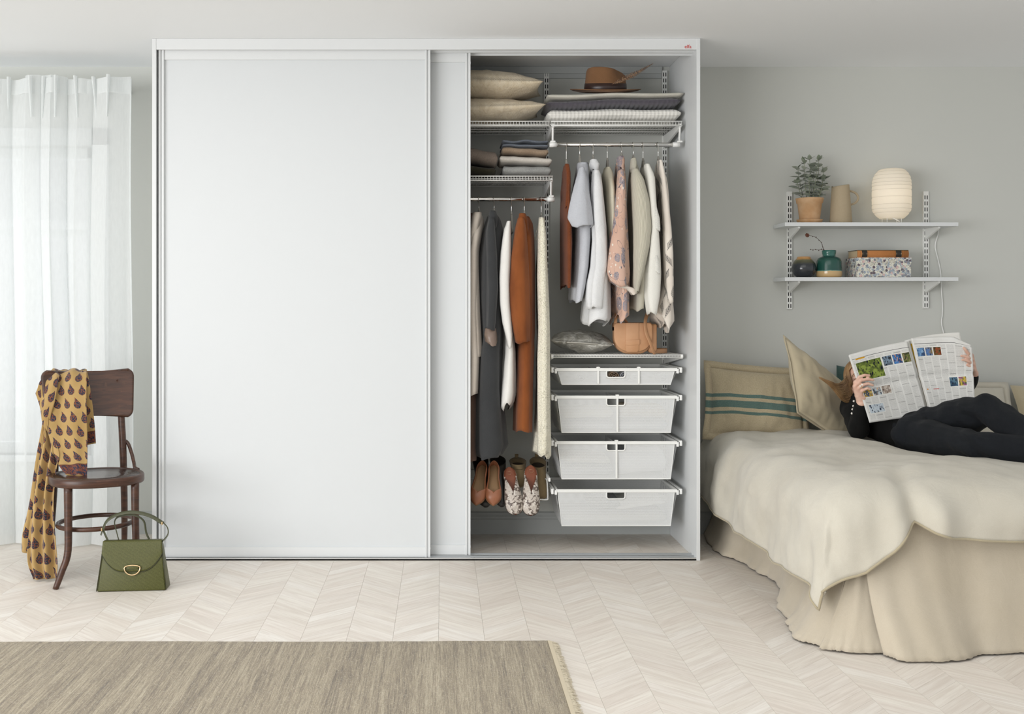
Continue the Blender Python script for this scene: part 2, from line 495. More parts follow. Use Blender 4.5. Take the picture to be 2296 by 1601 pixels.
def sliding_door(x0, x1, y0):
    z0, z1, sw = 0.012, 2.462, 0.026
    pan = bx('sliding_door', x0 + 0.01, x1 - 0.01, y0 + 0.014, y0 + 0.022, z0 + 0.03, z1 - 0.01, M['white2'], ward)
    for a, s in ((x0, 1), (x1, -1)):                  # edge stiles with a finger groove
        mb = MB(); b = a + s * sw
        def q(u, v): return (min(a + s * u, a + s * v), max(a + s * u, a + s * v))
        mb.box(*q(0, 0.010), y0, y0 + 0.030, z0, z1).box(*q(0.010, 0.017), y0 + 0.007, y0 + 0.030, z0, z1).box(*q(0.017, sw), y0, y0 + 0.030, z0, z1)
        mb.make('stile', M['white'], pan, smooth=False, bevel=0.0008)
    bx('rail', x0 + sw, x1 - sw, y0 + 0.006, y0 + 0.027, z0, z0 + 0.047, M['white'], pan)
    bx('rail', x0 + sw, x1 - sw, y0 + 0.006, y0 + 0.027, z1 - 0.06, z1, M['white'], pan)
    for z in (z0 + 0.035, z1 - 0.06): MB().tube([V((x1 - 0.004, y0 + 0.030, z)), V((x1 + 0.002, y0 + 0.030, z))], 0.006, 10).make('edge_roller', M['white'], pan)
sliding_door(PX(356, 5.445), PX(965, 5.445), 5.438)
sliding_door(PX(1055, 5.49) - 1.305, PX(1055, 5.49), 5.488)

# ------------------------------------------------------------------ slotted uprights
def upright(name, label, cat, group, xc, z0, z1, w=0.027, dpt=0.015):
    yf = WALL - dpt; mb = MB()
    xs = [-w / 2, -0.0085, -0.0035, 0.0035, 0.0085, w / 2]
    z = z0 + 0.006; rows = [(z0, z, 0)]
    while z < z1 - 0.03:
        rows.append((z, z + 0.021, 1)); rows.append((z + 0.021, z + 0.032, 0)); z += 0.032
    rows.append((z, z1, 0))
    for a, b, slot in rows:
        for i in range(5):
            if slot and i in (1, 3): continue
            mb.add([V((xc + xs[i], yf, a)), V((xc + xs[i + 1], yf, a)), V((xc + xs[i + 1], yf, b)), V((xc + xs[i], yf, b))], [(0, 1, 2, 3)])
    for s in (-1, 1):
        x = xc + s * w / 2
        mb.add([V((x, yf, z0)), V((x, WALL, z0)), V((x, WALL, z1)), V((x, yf, z1))], [(0, 1, 2, 3)])
    for zz in (z0, z1): mb.add([V((xc - w / 2, yf, zz)), V((xc + w / 2, yf, zz)), V((xc + w / 2, WALL, zz)), V((xc - w / 2, WALL, zz))], [(0, 1, 2, 3)])
    o = mb.make(name, M['wire'], smooth=False)
    tag(o, label, cat, group)
    bx('slot_shade', xc - 0.010, xc + 0.010, yf + 0.006, yf + 0.008, z0 + 0.004, z1 - 0.004, M['dark'], o)  # dark sheet painted in as the shade inside the slots
    return o
upright('wall_upright', 'white slotted wall upright in the wardrobe, behind the pillows and dress', 'upright', 'slotted uprights in the wardrobe', 0.5616, 0.20, 2.478)
upright('wall_upright', 'white slotted wall upright in the wardrobe corner behind the leaf-print blouse', 'upright', 'slotted uprights in the wardrobe', 1.193, 0.20, 2.478)

# ------------------------------------------------------------------ wire shelves
def wire_shelf(label, x0, x1, z, yf=5.64, bracket_x=(), hook=True):
    root = thing('wire_shelf', label, 'shelf', ((x0 + x1) / 2, 5.86, z - 0.02), 'ventilated wire shelves in the wardrobe')
    yb = WALL - 0.02
    fr = MB()
    fr.tube([V((x0, yf, z)), V((x1, yf, z))], 0.0034, 8).tube([V((x0, yf, z - 0.021)), V((x1, yf, z - 0.021))], 0.0034, 8)
    fr.make('front_rail', M['wire'], root)
    lw = MB()
    for t in (0.14, 0.33, 0.52, 0.72, 0.98): lw.tube([V((x0, lerp(yf, yb, t), z - 0.006)), V((x1, lerp(yf, yb, t), z - 0.006))], 0.0030, 6)
    o = lw.make('long_wire', M['wire'], root); o['kind'] = 'stuff'
    cw = MB(); n = int((x1 - x0) / 0.0145)
    for i in range(n + 1):
        x = lerp(x0 + 0.004, x1 - 0.004, i / n)
        cw.tube([V((x, yf - 0.001, z - 0.021)), V((x, yf - 0.001, z)), V((x, yb, z))], 0.0014, 4, False)
    o = cw.make('cross_wire', M['wire'], root); o['kind'] = 'stuff'
    for bxx in bracket_x:
        plate('shelf_bracket', [(yf + 0.004, z - 0.010), (yf + 0.004, z - 0.028), (yf + 0.03, z - 0.034), (yb, z - 0.075), (yb + 0.006, z - 0.075), (yb + 0.006, z - 0.010)],
              (bxx - 0.006, bxx + 0.006), M['wire'], root, axis=0, smooth=False, bevel=0.002)
        if hook:
            MB().tube(spline([V((bxx, yf + 0.016, z - 0.02)), V((bxx, yf + 0.018, z - 0.05)), V((bxx, yf + 0.024, z - 0.075)), V((bxx, yf + 0.022, z - 0.100))], 10),
                      [(0.007, 0.0045)] * 10, 8).make('rod_hanger', M['plastic'], root)
            MB().box(bxx - 0.013, bxx + 0.013, yf + 0.010, yf + 0.034, z - 0.103, z - 0.094).make('rod_clip', M['plastic'], root, smooth=False, bevel=0.003)
    return root
Z_TOP, Z_MID = 2.138, 1.865
wire_shelf('white wire shelf under the hat and folded blankets', 0.545, 1.198, Z_TOP, bracket_x=(0.556, 1.190))
wire_shelf('white wire shelf under the two linen pillows', -0.30, 0.538, Z_TOP, hook=False)
wire_shelf('white wire shelf under the folded sweaters', -0.30, 0.555, Z_MID, bracket_x=(0.548,))
ROD_Y = 5.664
ZR_R, ZR_L = Z_TOP - 0.113, Z_MID - 0.113
def rod(label, x0, x1, z, capl=True):
    root = thing('clothes_rod', label, 'clothes rod', ((x0 + x1) / 2, ROD_Y, z - 0.013))
    MB().tube([V((x0 + 0.005, ROD_Y, z)), V((x1 - 0.005, ROD_Y, z))], 0.0105, 20).make('tube', M['chrome'], root)
    for a, b in ((x0, x0 + 0.035), (x1 - 0.035, x1)):
        MB().tube([V((a, ROD_Y, z)), V((b, ROD_Y, z))], 0.0125, 16).make('end_cap', M['plastic'], root)
rod('chrome clothes rod below the blankets holding eight garments', PX(1232, ROD_Y), PX(1524, ROD_Y), ZR_R)
rod('chrome clothes rod below the sweaters holding the long coats', -0.30, PX(1243, ROD_Y), ZR_L)

# ------------------------------------------------------------------ soft goods: pillows, folded cloths
def pillow(name, label, cat, group, w, h, t, mat, mtx, seed=0, parent=None, flange=0.0, uvs=True, pinch=0.07, wr=1.0, n=44):
    """soft cushion: w, h full size, t full thickness; local x = width, y = height, z = thickness"""
    vs, uv = [], []; nv = n
    for side in (1, -1):
        for j in range(nv):
            for i in range(n):
                u = -1 + 2 * i / (n - 1); v = -1 + 2 * j / (nv - 1)
                u2 = math.copysign(abs(u) ** 0.85, u); v2 = math.copysign(abs(v) ** 0.85, v)
                x = w / 2 * u2 * (1 - pinch * (1 - v2 * v2)); y = h / 2 * v2 * (1 - pinch * (1 - u2 * u2))
                e = max(0.0, (1 - u2 * u2)) ** 0.55 * max(0.0, (1 - v2 * v2)) ** 0.55
                edge = (1 - abs(u2)) * (1 - abs(v2))
                wn = nz(x * 9 + seed, y * 9, side * 3.0 + seed) * 0.014 + nz(x * 30 + seed, y * 12 - seed, seed) * 0.006
                wn += 0.010 * sin(18 * (u2 if abs(v2) > abs(u2) else v2) + seed) * (1 - min(1, edge * 2.2)) * nz(x * 14, y * 14, seed)
                z = side * (t / 2 * e + wn * wr * min(1, e * 1.6))
                vs.append(V((x, y, z))); uv.append((u2 * 0.5 + 0.5, v2 * 0.5 + 0.5))
    f = grid_faces(n, nv); k = n * nv
    f = f + [tuple(reversed([i + k for i in q])) for q in f]
    ring = [i for i in range(n)] + [j * n + n - 1 for j in range(1, nv)] + [(nv - 1) * n + i for i in range(n - 2, -1, -1)] + [j * n for j in range(nv - 2, 0, -1)]
    for a, b in zip(ring, ring[1:] + ring[:1]): f.append((b, a, a + k, b + k))
    vs = [mtx @ v for v in vs]
    o = mesh(name, vs, f, mat, parent, uv=uv)
    if label: tag(o, label, cat, group)
    if flange:
        fv, fu = [], []
        m2 = len(ring)
        for q in (0.0, 1.0):
            for i in ring:
                u, v = uv[i][0] * 2 - 1, uv[i][1] * 2 - 1
                x = w / 2 * u * (1 - pinch * (1 - v * v)); y = h / 2 * v * (1 - pinch * (1 - u * u))
                d = V((u if abs(u) > 0.97 else 0, v if abs(v) > 0.97 else 0, 0))
                p = V((x, y, 0)) + d * flange * q + V((0, 0, 0.010 * q * nz(x * 8 + seed, y * 8)))
                fv.append(mtx @ p); fu.append((u * 0.5 + 0.5, v * 0.5 + 0.5))
        mesh('flange', fv, grid_faces(m2, 2, True), mat, o, uv=fu, solid=0.003)
    return o
def rotm(loc, rx=0, ry=0, rz=0):
    return Matrix.Translation(loc) @ Matrix.Rotation(rz, 4, 'Z') @ Matrix.Rotation(ry, 4, 'Y') @ Matrix.Rotation(rx, 4, 'X')

def gauze(name, col, col2):
    m = Mat(name, col, 0.95, 0, 0.15, 0.2)
    n = m.noise(m.scaled('Object', (1, 1, 0.25)), 40, 4, 0.6, 1.0)
    x, y, z = m.xyz('Object')
    g = (x * 500.0).sin() * (z * 500.0).sin()
    m.color(m.mix(n.step(0.3, 0.75), col, col2)); m.bump(n + g * 0.06, 0.5, 0.010); return m.m
M['linen_pillow'] = gauze('washed_linen', 'd6c9b1', 'c7b79b')
pillow('linen_pillow', 'washed beige linen pillow on top of the stack in the wardrobe', 'pillow', 'pillows on the top wardrobe shelf', 0.60, 0.40, 0.155, M['linen_pillow'],
       rotm((0.215, 5.80, 2.342), 0.0, 0.05, -0.05), seed=3, wr=0.6)
pillow('linen_pillow', 'washed beige linen pillow at the bottom of the stack, on the wire shelf', 'pillow', 'pillows on the top wardrobe shelf', 0.60, 0.40, 0.125, M['linen_pillow'],
       rotm((0.215, 5.80, 2.210), 0.0, -0.03, 0.03), seed=9, wr=0.6)

def folded(name, label, cat, group, x0, x1, y0, y1, z0, z1, mat, layers=2, seed=0, sag=0.01, tiltx=0.0, round_=0.8, wob=0.006):
    """a folded textile: stacked rounded layers with soft fold at the front"""
    vs, f = [], []
    nx, nk = 40, 16
    H = (z1 - z0) / layers
    for L in range(layers):
        za = z0 + L * H; base = len(vs)
        for i in range(nx):
            u = i / (nx - 1); x = lerp(x0, x1, u)
            e = min(u, 1 - u) / 0.05
            hh = H / 2 * (min(1.0, 0.35 + 0.65 * sqrt(max(0, min(1, e * (2 - min(e, 2)))))) if e < 1 else 1)
            zc = za + H / 2 + tiltx * (u - 0.5) + sag * nz(u * 3 + seed, L * 1.7 + seed)
            for k in range(nk):
                a = 2 * pi * k / nk
                ca, sa = cos(a), sin(a)
                yy = math.copysign(abs(ca) ** round_ if abs(ca) > 0 else 0, ca); zz = math.copysign(abs(sa) ** 0.8, sa)
                ym = (y0 + y1) / 2; yh = (y1 - y0) / 2
                w = wob * nz(u * 5 + seed, k * 0.7, L * 3 + seed)
                vs.append(V((x + 0.004 * nz(k, L, seed), ym + yh * yy * (1 - 0.04 * (L % 2)) + w, zc + hh * zz * 1.0 + (w * 0.5 if zz > 0 or L > 0 else 0))))
        f += [tuple(i + base for i in (q[0], q[3], q[2], q[1])) for q in grid_faces(nk, nx, True)]
        f.append(tuple(base + k for k in range(nk))); f.append(tuple(base + (nx - 1) * nk + k for k in range(nk - 1, -1, -1)))
    zl = min(v.z for v in vs)
    vs = [v + V((0, 0, z0 - zl)) for v in vs]
    return tag(mesh(name, vs, f, mat), label, cat, group)
def knit(name, col, col2, scale=260, rib=0.0, strength=0.5):
    m = Mat(name, col, 0.95, 0, 0.1, 0.1)
    n = m.noise(m.tex(), scale, 3, 0.7); b = m.noise(m.tex(), 12, 3)
    m.color(m.mix((n * 0.7 + b * 0.3).step(0.35, 0.65), col, col2)); m.bump(n, strength, 0.003); return m.m
def waffle(name, col, s=330.0):
    m = Mat(name, col, 0.95, 0, 0.1, 0.3); x, y, z = m.xyz()
    h = (x * s).sin() * 0.5 + (z * s * 1.3).sin() * 0.5 + m.noise(m.tex(), 25, 3) * 1.2
    m.color(m.mix(h.step(-0.5, 1.6), tuple(c * 0.94 for c in [int(col[i:i+2], 16) / 255 for i in (0, 2, 4)]), col)); m.bump(h, 0.5, 0.004); return m.m
yb0 = 5.655
zt = Z_TOP + 0.004
folded('folded_blanket', 'white waffle blanket at the bottom of the blanket stack', 'blanket', 'folded blankets on the top shelf', PX(1229, 5.66), PX(1527, 5.66), yb0, 5.98, zt, zt + 0.066, waffle('white_waffle', 'f3f1ea'), 1, 1, 0.008, 0.004)
folded('folded_blanket', 'charcoal grid-quilted blanket in the middle of the blanket stack', 'blanket', 'folded blankets on the top shelf', PX(1226, 5.66), PX(1527, 5.66), yb0 + 0.012, 5.99, zt + 0.066, zt + 0.112, waffle('charcoal_quilt', '56525a', 260.0), 1, 4, 0.006, 0.016)
folded('folded_blanket', 'cream woollen blanket on top of the blanket stack, under the hat', 'blanket', 'folded blankets on the top shelf', PX(1228, 5.66), PX(1533, 5.66), yb0 + 0.006, 5.97, zt + 0.112, zt + 0.143, knit('cream_wool', 'd8d5ca', 'c7c3b6', 420), 1, 7, 0.006, 0.010)

# hat with feather
def hat():
    c0 = V((PX(1357, 5.80), 5.80, zt + 0.166)); root = thing('fedora_hat', 'brown felt hat with dark leather band and long feather', 'hat', c0)
    class _T:                                         # builds hat points, tipped slightly towards the room
        def __add__(s_, v): return c0 + Matrix.Rotation(0.17, 3, 'X') @ v
    c = _T()
    felt = knit('brown_felt', '8a6648', '7d5b3f', 600, strength=0.15)
    def prof(r, z): return r, z
    n = 48; rings = []
    for r, z in ((0.178, 0.012), (0.180, 0.015), (0.165, 0.009), (0.130, 0.004), (0.109, 0.006), (0.106, 0.014)):
        rings.append([c + V((1.0 * r * cos(2 * pi * k / n), 0.86 * r * sin(2 * pi * k / n), z + (0.010 * (r / 0.18) ** 3 * (abs(cos(2 * pi * k / n)) ** 2)) * (0.6))) for k in range(n)])
    mb = MB().loft(rings, False)
    mb.make('brim', felt, root, solid=0.003)
    rings = []
    for t in [i / 18 for i in range(19)]:
        z = 0.010 + 0.122 * sin(min(t * 1.25, 1) * pi / 2) if t < 0.8 else 0.132 - 0.014 * ((t - 0.8) / 0.2) ** 2
        r = 0.107 - 0.012 * min(1, t / 0.7) if t < 0.7 else 0.095 * max(0.02, (1 - ((t - 0.7) / 0.3) ** 2.2))
        ring = []
        for k in range(n):
            a = 2 * pi * k / n; x = r * cos(a); y = 0.86 * r * sin(a)
            pinch = 1 - 0.22 * sstep(0.05, 0.13, z) * exp(-((abs(a - 5.5) % (2 * pi)) / 0.5) ** 2)
            zz = z - 0.026 * sstep(0.07, 0.132, z) * (x / 0.1 * 0.5 + 0.2) - 0.010 * sstep(0.09, 0.132, z) * (x / 0.1) ** 2 - 0.012 * sstep(0.10, 0.132, z) * exp(-(y / 0.03) ** 2)
            ring.append(c + V((x * pinch, y * pinch, zz)))
        rings.append(ring)
    MB().loft(rings, True).make('crown', felt, root)
    rings = [[c + V((r * cos(2 * pi * k / n), 0.86 * r * sin(2 * pi * k / n), z)) for k in range(n)] for r, z in ((0.1075, 0.008), (0.1095, 0.010), (0.1085, 0.030), (0.1068, 0.048), (0.104, 0.049))]
    MB().loft(rings, False).make('hat_band', plain('dark_brown_leather', '3b2924', 0.35, bump=0.1), root)
    # feather: quill and vane
    a = P(1372, 189, 5.68); b = P(1463, 143, 5.64)
    pts = spline([a, a.lerp(b, 0.5) + V((0, 0, -0.006)), b], 40)
    fm = Mat('pheasant_feather', '7a5a42', 0.7)
    w = m_w = fm.noise(fm.scaled('Object', (40, 40, 40)), 3, 4)
    fm.color(fm.mix(w.step(0.42, 0.58), '5b4030', '9a7a5c'))
    fe = MB().tube(pts, [0.0016 * (1 - 0.8 * i / 39) + 0.0003 for i in range(40)], 6).make('feather', fm.m, root)
    vm = MB(); d = (b - a).normalized(); up = V((-d.z, 0, d.x))
    for i in range(1, 39):
        p = pts[i]; wd = 0.013 * sin(pi * min(1, (i / 39) ** 0.6)) * (0.75 + 0.4 * random.random()) + 0.001
        for s in (-1, 1):
            q = p + up * s * wd + d * 0.012
            t = d * 0.0022; yy = V((0, 0.001, 0))
            vm.add([p - t - yy, p + t - yy, q + t * 0.6, q - t * 0.6, p - t + yy, p + t + yy, q + t * 0.6 + yy, q - t * 0.6 + yy],
                   [(0, 1, 2, 3), (7, 6, 5, 4), (0, 3, 7, 4), (1, 5, 6, 2)])
    o = vm.make('vane', fm.m, fe); o['kind'] = 'stuff'
hat()

# folded sweaters
zs = Z_MID + 0.004
def pz(y, Y=5.66): return PZ(y, Y)
G = 'folded sweaters on the wardrobe shelf'
folded('folded_sweater', 'light grey melange sweater at the bottom of the four-sweater stack', 'sweater', G, PX(1128, 5.66), PX(1236, 5.66), 5.65, 5.95, zs, zs + 0.054, knit('grey_melange', 'a9a9a5', '8c8d8b'), 1, 2, 0.006, -0.006)
folded('folded_sweater', 'off-white sweater second from the bottom of the sweater stack', 'sweater', G, PX(1121, 5.66), PX(1238, 5.66), 5.66, 5.95, zs + 0.054, zs + 0.098, knit('off_white_knit', 'd8d2c9', 'c8c1b6'), 1, 5, 0.008, -0.012)
folded('folded_sweater', 'tan wool sweater below the blue one in the stack', 'sweater', G, PX(1126, 5.66), PX(1230, 5.66), 5.665, 5.95, zs + 0.100, zs + 0.142, knit('tan_wool', 'a5917b', '907c67'), 1, 8, 0.006, -0.008)
folded('folded_sweater', 'slate blue sweater on top of the four-sweater stack', 'sweater', G, PX(1127, 5.66), PX(1231, 5.66), 5.67, 5.95, zs + 0.142, zs + 0.184, knit('slate_blue', '777d86', '666c76'), 2, 11, 0.010, -0.004)
folded('folded_sweater', 'dark olive knit at the bottom of the pile beside the sliding door', 'sweater', G, 0.0, PX(1112, 5.66), 5.66, 5.95, zs, zs + 0.050, knit('dark_olive', '3d3a2c', '302d22'), 1, 3, 0.006, -0.018)
folded('folded_sweater', 'taupe ribbed sweater on the dark olive knit', 'sweater', G, 0.0, PX(1116, 5.66), 5.665, 5.95, zs + 0.046, zs + 0.132, knit('taupe_rib', '8d8075', '776b61'), 1, 6, 0.012, -0.05)

# ------------------------------------------------------------------ hanging clothes
def project(p): return CX + p.x * F / p.y
def ringstack(prof, Yc, b, yref, seed=0, nk=40, nlev=46, fold=0.12, kf=7, shoulder=0.13, ytop=0.05, hem=0.008, square=0.75, yskew=0.0):
    """closed cloth tube; prof rows are (photo y, left x, right x) of the outline; returns rings (top to bottom)"""
    y0, y1 = prof[0][0], prof[-1][0]; rings = []
    for j in range(nlev):
        t = j / (nlev - 1); py = lerp(y0, y1, t); xl, xr = interp(prof, py)
        z = PZ(py, yref)
        ztop = PZ(y0, yref); drop = ztop - z
        bz = lerp(ytop, b, sstep(0, shoulder, drop) ** 0.7) if shoulder else b
        cx = PX((xl + xr) / 2, Yc); a = (xr - xl) / 2 * Yc / F
        amp = fold * (0.3 + 0.7 * t)
        yc = Yc + yskew * t
        def ring(cx, a):
            r = []
            for k in range(nk):
                th = 2 * pi * k / nk
                c, s = cos(th), sin(th)
                g = sin(kf * th + seed + 1.4 * nz(seed, t * 2.0)); h = sin((kf * 2 - 1) * th + 2 * seed + 2.0 * nz(seed + 3, t * 1.5))
                fr = 1 + amp * (1.5 * math.copysign(abs(g) ** 0.7, g) + 0.7 * h) + amp * 1.2 * nz(c * 2 + seed, s * 2, t * 2.5 + seed)
                r.append(V((cx + a * math.copysign(abs(c) ** square, c) * fr, yc + bz * math.copysign(abs(s) ** 0.9, s) * (1 + 0.2 * amp * sin(5 * th + seed)), z)))
            return r
        for _ in range(5):
            r = ring(cx, a); ps = [project(p) for p in r]; lo, hi = min(ps), max(ps)
            a = max(0.009, a * max(0.5, min(1.6, (xr - xl) / max(hi - lo, 1))) if a > 0.009 or (hi - lo) < (xr - xl) else a)
            cx += ((xl + xr) / 2 - (lo + hi) / 2) * Yc / F
        r = ring(cx, a)
        hw = sstep(0.8, 1.0, t) * hem
        if hw > 0: r = [p + V((0, 0, hw * (sin(2 * 2 * pi * k / nk + seed) + 0.5 * sin(5 * 2 * pi * k / nk + seed)))) for k, p in enumerate(r)]
        rings.append(r)
    return rings
def cloth(name, rings, mat, parent, captop=True, solid=0.003):
    mb = MB(); mb.loft(rings, False)
    if captop: mb.f.append(tuple(range(len(rings[0]))))
    nk = len(rings[0]); uv = []
    mid = rings[len(rings) // 2]; per = sum((mid[k] - mid[k - 1]).length for k in range(nk))
    for j in range(len(rings)):
        for k in range(nk): uv.append(((k if k < nk else 0) / nk * per, rings[j][0].z))
    return mesh(name, mb.v, mb.f, mat, parent, uv=uv, solid=solid)
def sleeve(prof, mat, parent, Yc=5.55, b=0.05, seed=0, fold=0.16, kf=5, name='sleeve', cap=True):
    return cloth(name, ringstack(prof, Yc, b, Yc - b * 0.5, seed, 24, 34, fold, kf, shoulder=0.05, ytop=b * 0.6, hem=0.006), mat, parent, cap)
def c4(*rows): return [(300 + y * 0.2998, 1220 + a * 0.2998, 1220 + b * 0.2998) for y, a, b in rows]
def c2(*rows): return [(420 + y * 0.22495, 1040 + a * 0.22495, 1040 + b * 0.22495) for y, a, b in rows]
def c3(*rows): return [(740 + y * 0.3308, 1040 + a * 0.3308, 1040 + b * 0.3308) for y, a, b in rows]
HANG = 'slim hangers on the clothes rods'
def hanger(px, rz, top_py, label):
    x = PX(px, ROD_Y); root = thing('clothes_hanger', label, 'hanger', (x, ROD_Y, rz - 0.12), HANG)
    r = 0.0135; pts = []
    for k in range(11):
        a = lerp(-0.5, pi + 0.25, k / 10); pts.append(V((x + 0.002 * k / 10, ROD_Y + r * cos(a), rz + r * sin(a))))
    e = pts[-1]
    zt = PZ(top_py, ROD_Y)
    pts = [V((x, ROD_Y + r * 1.25, rz - 0.012))] + pts + [V((x + 0.004, ROD_Y - 0.002, rz - 0.03)), V((x + 0.004, ROD_Y, rz - 0.045)), V((x + 0.004, ROD_Y, zt - 0.005))]
    MB().tube(spline(pts, 40), 0.0017, 8).make('hook', M['chrome'], root)
    body = MB()
    for s in (-1, 1):
        body.tube(spline([V((x + 0.004, ROD_Y, zt)), V((x + 0.004, ROD_Y + s * 0.015, zt - 0.030)), V((x + 0.004, ROD_Y + s * 0.04, zt - 0.062)), V((x + 0.004, ROD_Y + s * 0.07, zt - 0.10))], 14), [(0.003, 0.007)] * 14, 8)
    body.tube([V((x + 0.004, ROD_Y - 0.003, zt - 0.005)), V((x + 0.004, ROD_Y, zt + 0.012))], [(0.004, 0.008), (0.003, 0.004)], 8)
    body.make('arms', M['hanger'], root)
    return root

def garment(name, label, cat, prof, mat, grp, Yc=5.675, b=0.175, seed=0, **k):
    rg = ringstack(prof, Yc, b, Yc - b * 0.75, seed, **k)
    lowest = min(p.z for p in rg[-1])
    root = thing(name, label, cat, (rg[0][0].x, Yc, lowest), grp)
    cloth('body', rg, mat, root)
    return root

def suede(name, col, col2):
    m = Mat(name, col, 0.85, 0, 0.15, 0.1); n = m.noise(m.scaled('Object', (1, 1, 0.4)), 9, 4, 0.6); f = m.noise(m.tex(), 500, 2)
    m.color(m.mix(n.step(0.3, 0.7), col, col2)); m.bump(f, 0.15, 0.001); return m.m
def ribbed(name, col, col2, freq=1250.0):
    m = Mat(name, col, 0.95, 0, 0.1, 0.3); u, v, w = m.xyz('UV')
    s = (u * freq).sin() * 0.5 + 0.5; n = m.noise(m.tex(), 10, 3)
    m.color(m.mix(s.step(0.1, 0.6), col2, col)); m.bump(s + n * 0.5, 0.6, 0.003); return m.m
def crochet():
    m = Mat('cream_crochet', 'ebe6d2', 0.95, 0, 0.1, 0.3)
    v = m.voro(m.scaled('Object', (1, 1, 0.7)), 190, 0.75); n = m.noise(m.tex(), 240, 3); z = m.xyz()[2]
    band = m.noise(m.scaled('Object', (2, 2, 9)), 2.2, 2).step(0.46, 0.56)
    hole = v.lt(0.26) * band
    m.color(m.mix((n + v * 0.3).step(0.3, 0.9), 'd9d2b8', 'f1ecda')); m.color(m.mix(hole * 0.6, m.mix((n + v * 0.3).step(0.3, 0.9), 'd9d2b8', 'f1ecda'), '5e594c'))
    m.bump(n * 0.5 + v, 0.8, 0.004); return m.m
def floral():
    m = Mat('blush_floral', 'cfa28c', 0.7, 0, 0.3, 0.1); o = m.scaled('Object', (1.6, 1, 1))
    d = m.noise(o, 14, 3, 0.6, 0, 1)
    n = m.node('VectorMath', operation='MULTIPLY_ADD'); m.nt.links.new(d.k, n.inputs[0]); n.inputs[1].default_value = (0.022,) * 3; m.nt.links.new(o.k, n.inputs[2])
    ov = S(m.nt, n.outputs[0])
    big = m.voro(ov, 15, 0.85); pet = m.noise(o, 150, 2, 0.5, 2.5)
    c = m.mix(m.noise(o, 4, 2).step(0.3, 0.7), 'd2b09e', 'c6a08c')
    fl = (big.lt(0.47)) * pet.gt(0.44)
    c = m.mix(fl, c, m.mix(pet.step(0.46, 0.60), '56586e', 'a7a4a8'))
    sm = m.voro(o, 46, 1.0); wh = sm.lt(0.28) * m.noise(o, 9, 2).gt(0.54)
    c = m.mix(wh, c, 'ded6cb')
    st = m.noise(m.scaled('Object', (1, 1, 0.5)), 16, 1, 0.4, 1.5); line = (st - 0.5).abs().lt(0.005)
    c = m.mix(line * 0.9, c, '4d4c5c')
    m.color(c); m.bump(m.noise(m.tex(), 20, 3), 0.2, 0.01); return m.m
def leafprint():
    """fern sprigs in staggered cells"""
    m = Mat('cream_leaf_print', 'ded5ca', 0.75, 0, 0.2, 0.1); u, v, w = m.xyz('UV')
    cw, ch = 0.062, 0.078
    row = (v / ch).floor(); uu = u / cw + row.mod(2.0) * 0.5 + row * 0.23
    px = uu.fract() - 0.5; py = (v / ch).fract() - 0.5
    cell = uu.floor() * 1.7 + row * 2.3
    tilt = cell.sin() * 0.9
    x = px + py * tilt; y = py
    env = (0.42 - y.abs()).max(0.0)
    vein = ((y + 0.5) * 9.0 - x.abs() * 11.0).fract()
    leaf = (vein - 0.5).abs().lt(0.24) * x.abs().lt(env * 0.75 + 0.02) * x.abs().gt(0.015) * y.abs().lt(0.40)
    stem = x.abs().lt(0.014) * y.abs().lt(0.46)
    keep = (cell * 3.1).sin().gt(-0.25)
    m.color(m.mix(leaf.max(stem) * keep, m.mix(m.noise(m.tex(), 6, 2).step(0.3, 0.7), 'e3dbd0', 'd6ccc0'), '26252a')); return m.m

GR = 'clothes on the upper rod of the wardrobe'; GL = 'long clothes on the lower rod of the wardrobe'
for px, tp, lb in ((1268, 362, 'rust knit vest'), (1298, 352, 'pale grey T-shirt'), (1328, 352, 'white shirt'), (1360, 360, 'cream knit top'), (1392, 347, 'floral blouse'), (1418, 352, 'ribbed cream cardigan'), (1440, 360, 'lace-trimmed white blouse'), (1474, 356, 'leaf-print blouse')):
    hanger(px, ZR_R, tp, 'chrome-hooked grey hanger carrying the ' + lb)
for px, tp, lb in ((1072, 472, 'beige coat'), (1106, 472, 'charcoal coat'), (1145, 480, 'white tunic'), (1174, 478, 'rust suede coat'), (1212, 482, 'cream crochet dress')):
    hanger(px, ZR_L, tp, 'chrome-hooked grey hanger carrying the ' + lb)

# upper rod, from the middle of the wardrobe outwards
rust_k = knit('rust_knit', '7c4529', '673820', 300)
g = garment('knit_vest', 'rust brown knit vest, thin and sleeveless', 'vest', c4((215, 147, 178), (260, 138, 190), (330, 132, 190), (420, 128, 186), (560, 120, 200), (800, 120, 208), (1000, 122, 202), (1143, 124, 196)), rust_k, GR, seed=1, fold=0.06)
sleeve(c4((225, 160, 180), (290, 166, 196), (420, 170, 190), (550, 165, 186)), rust_k, g, Yc=5.52, b=0.012, name='armhole_edge')
tee = fabric('pale_grey_jersey', 'c9cbd0', 'bbbec5', 700, 0.5, 0.9)
g = garment('tee_shirt', 'pale grey short-sleeved T-shirt between the rust vest and the white shirt', 'T-shirt', c4((196, 246, 330), (260, 236, 330), (420, 205, 340), (620, 205, 352), (800, 208, 345), (1000, 196, 330), (1150, 184, 305), (1250, 182, 280)), tee, GR, seed=2, fold=0.10)
sleeve(c4((250, 262, 300), (330, 240, 318), (450, 210, 338), (560, 186, 355), (630, 176, 364), (690, 210, 366)), tee, g, Yc=5.50, b=0.05, seed=3, fold=0.08)
collar = lambda p, m, g, Y=5.60, s=0: sleeve(p, m, g, Yc=Y, b=0.055, seed=s, fold=0.05, name='collar')
shirt = fabric('white_poplin', 'efefee', 'e2e3e4', 900, 0.5, 1.0)
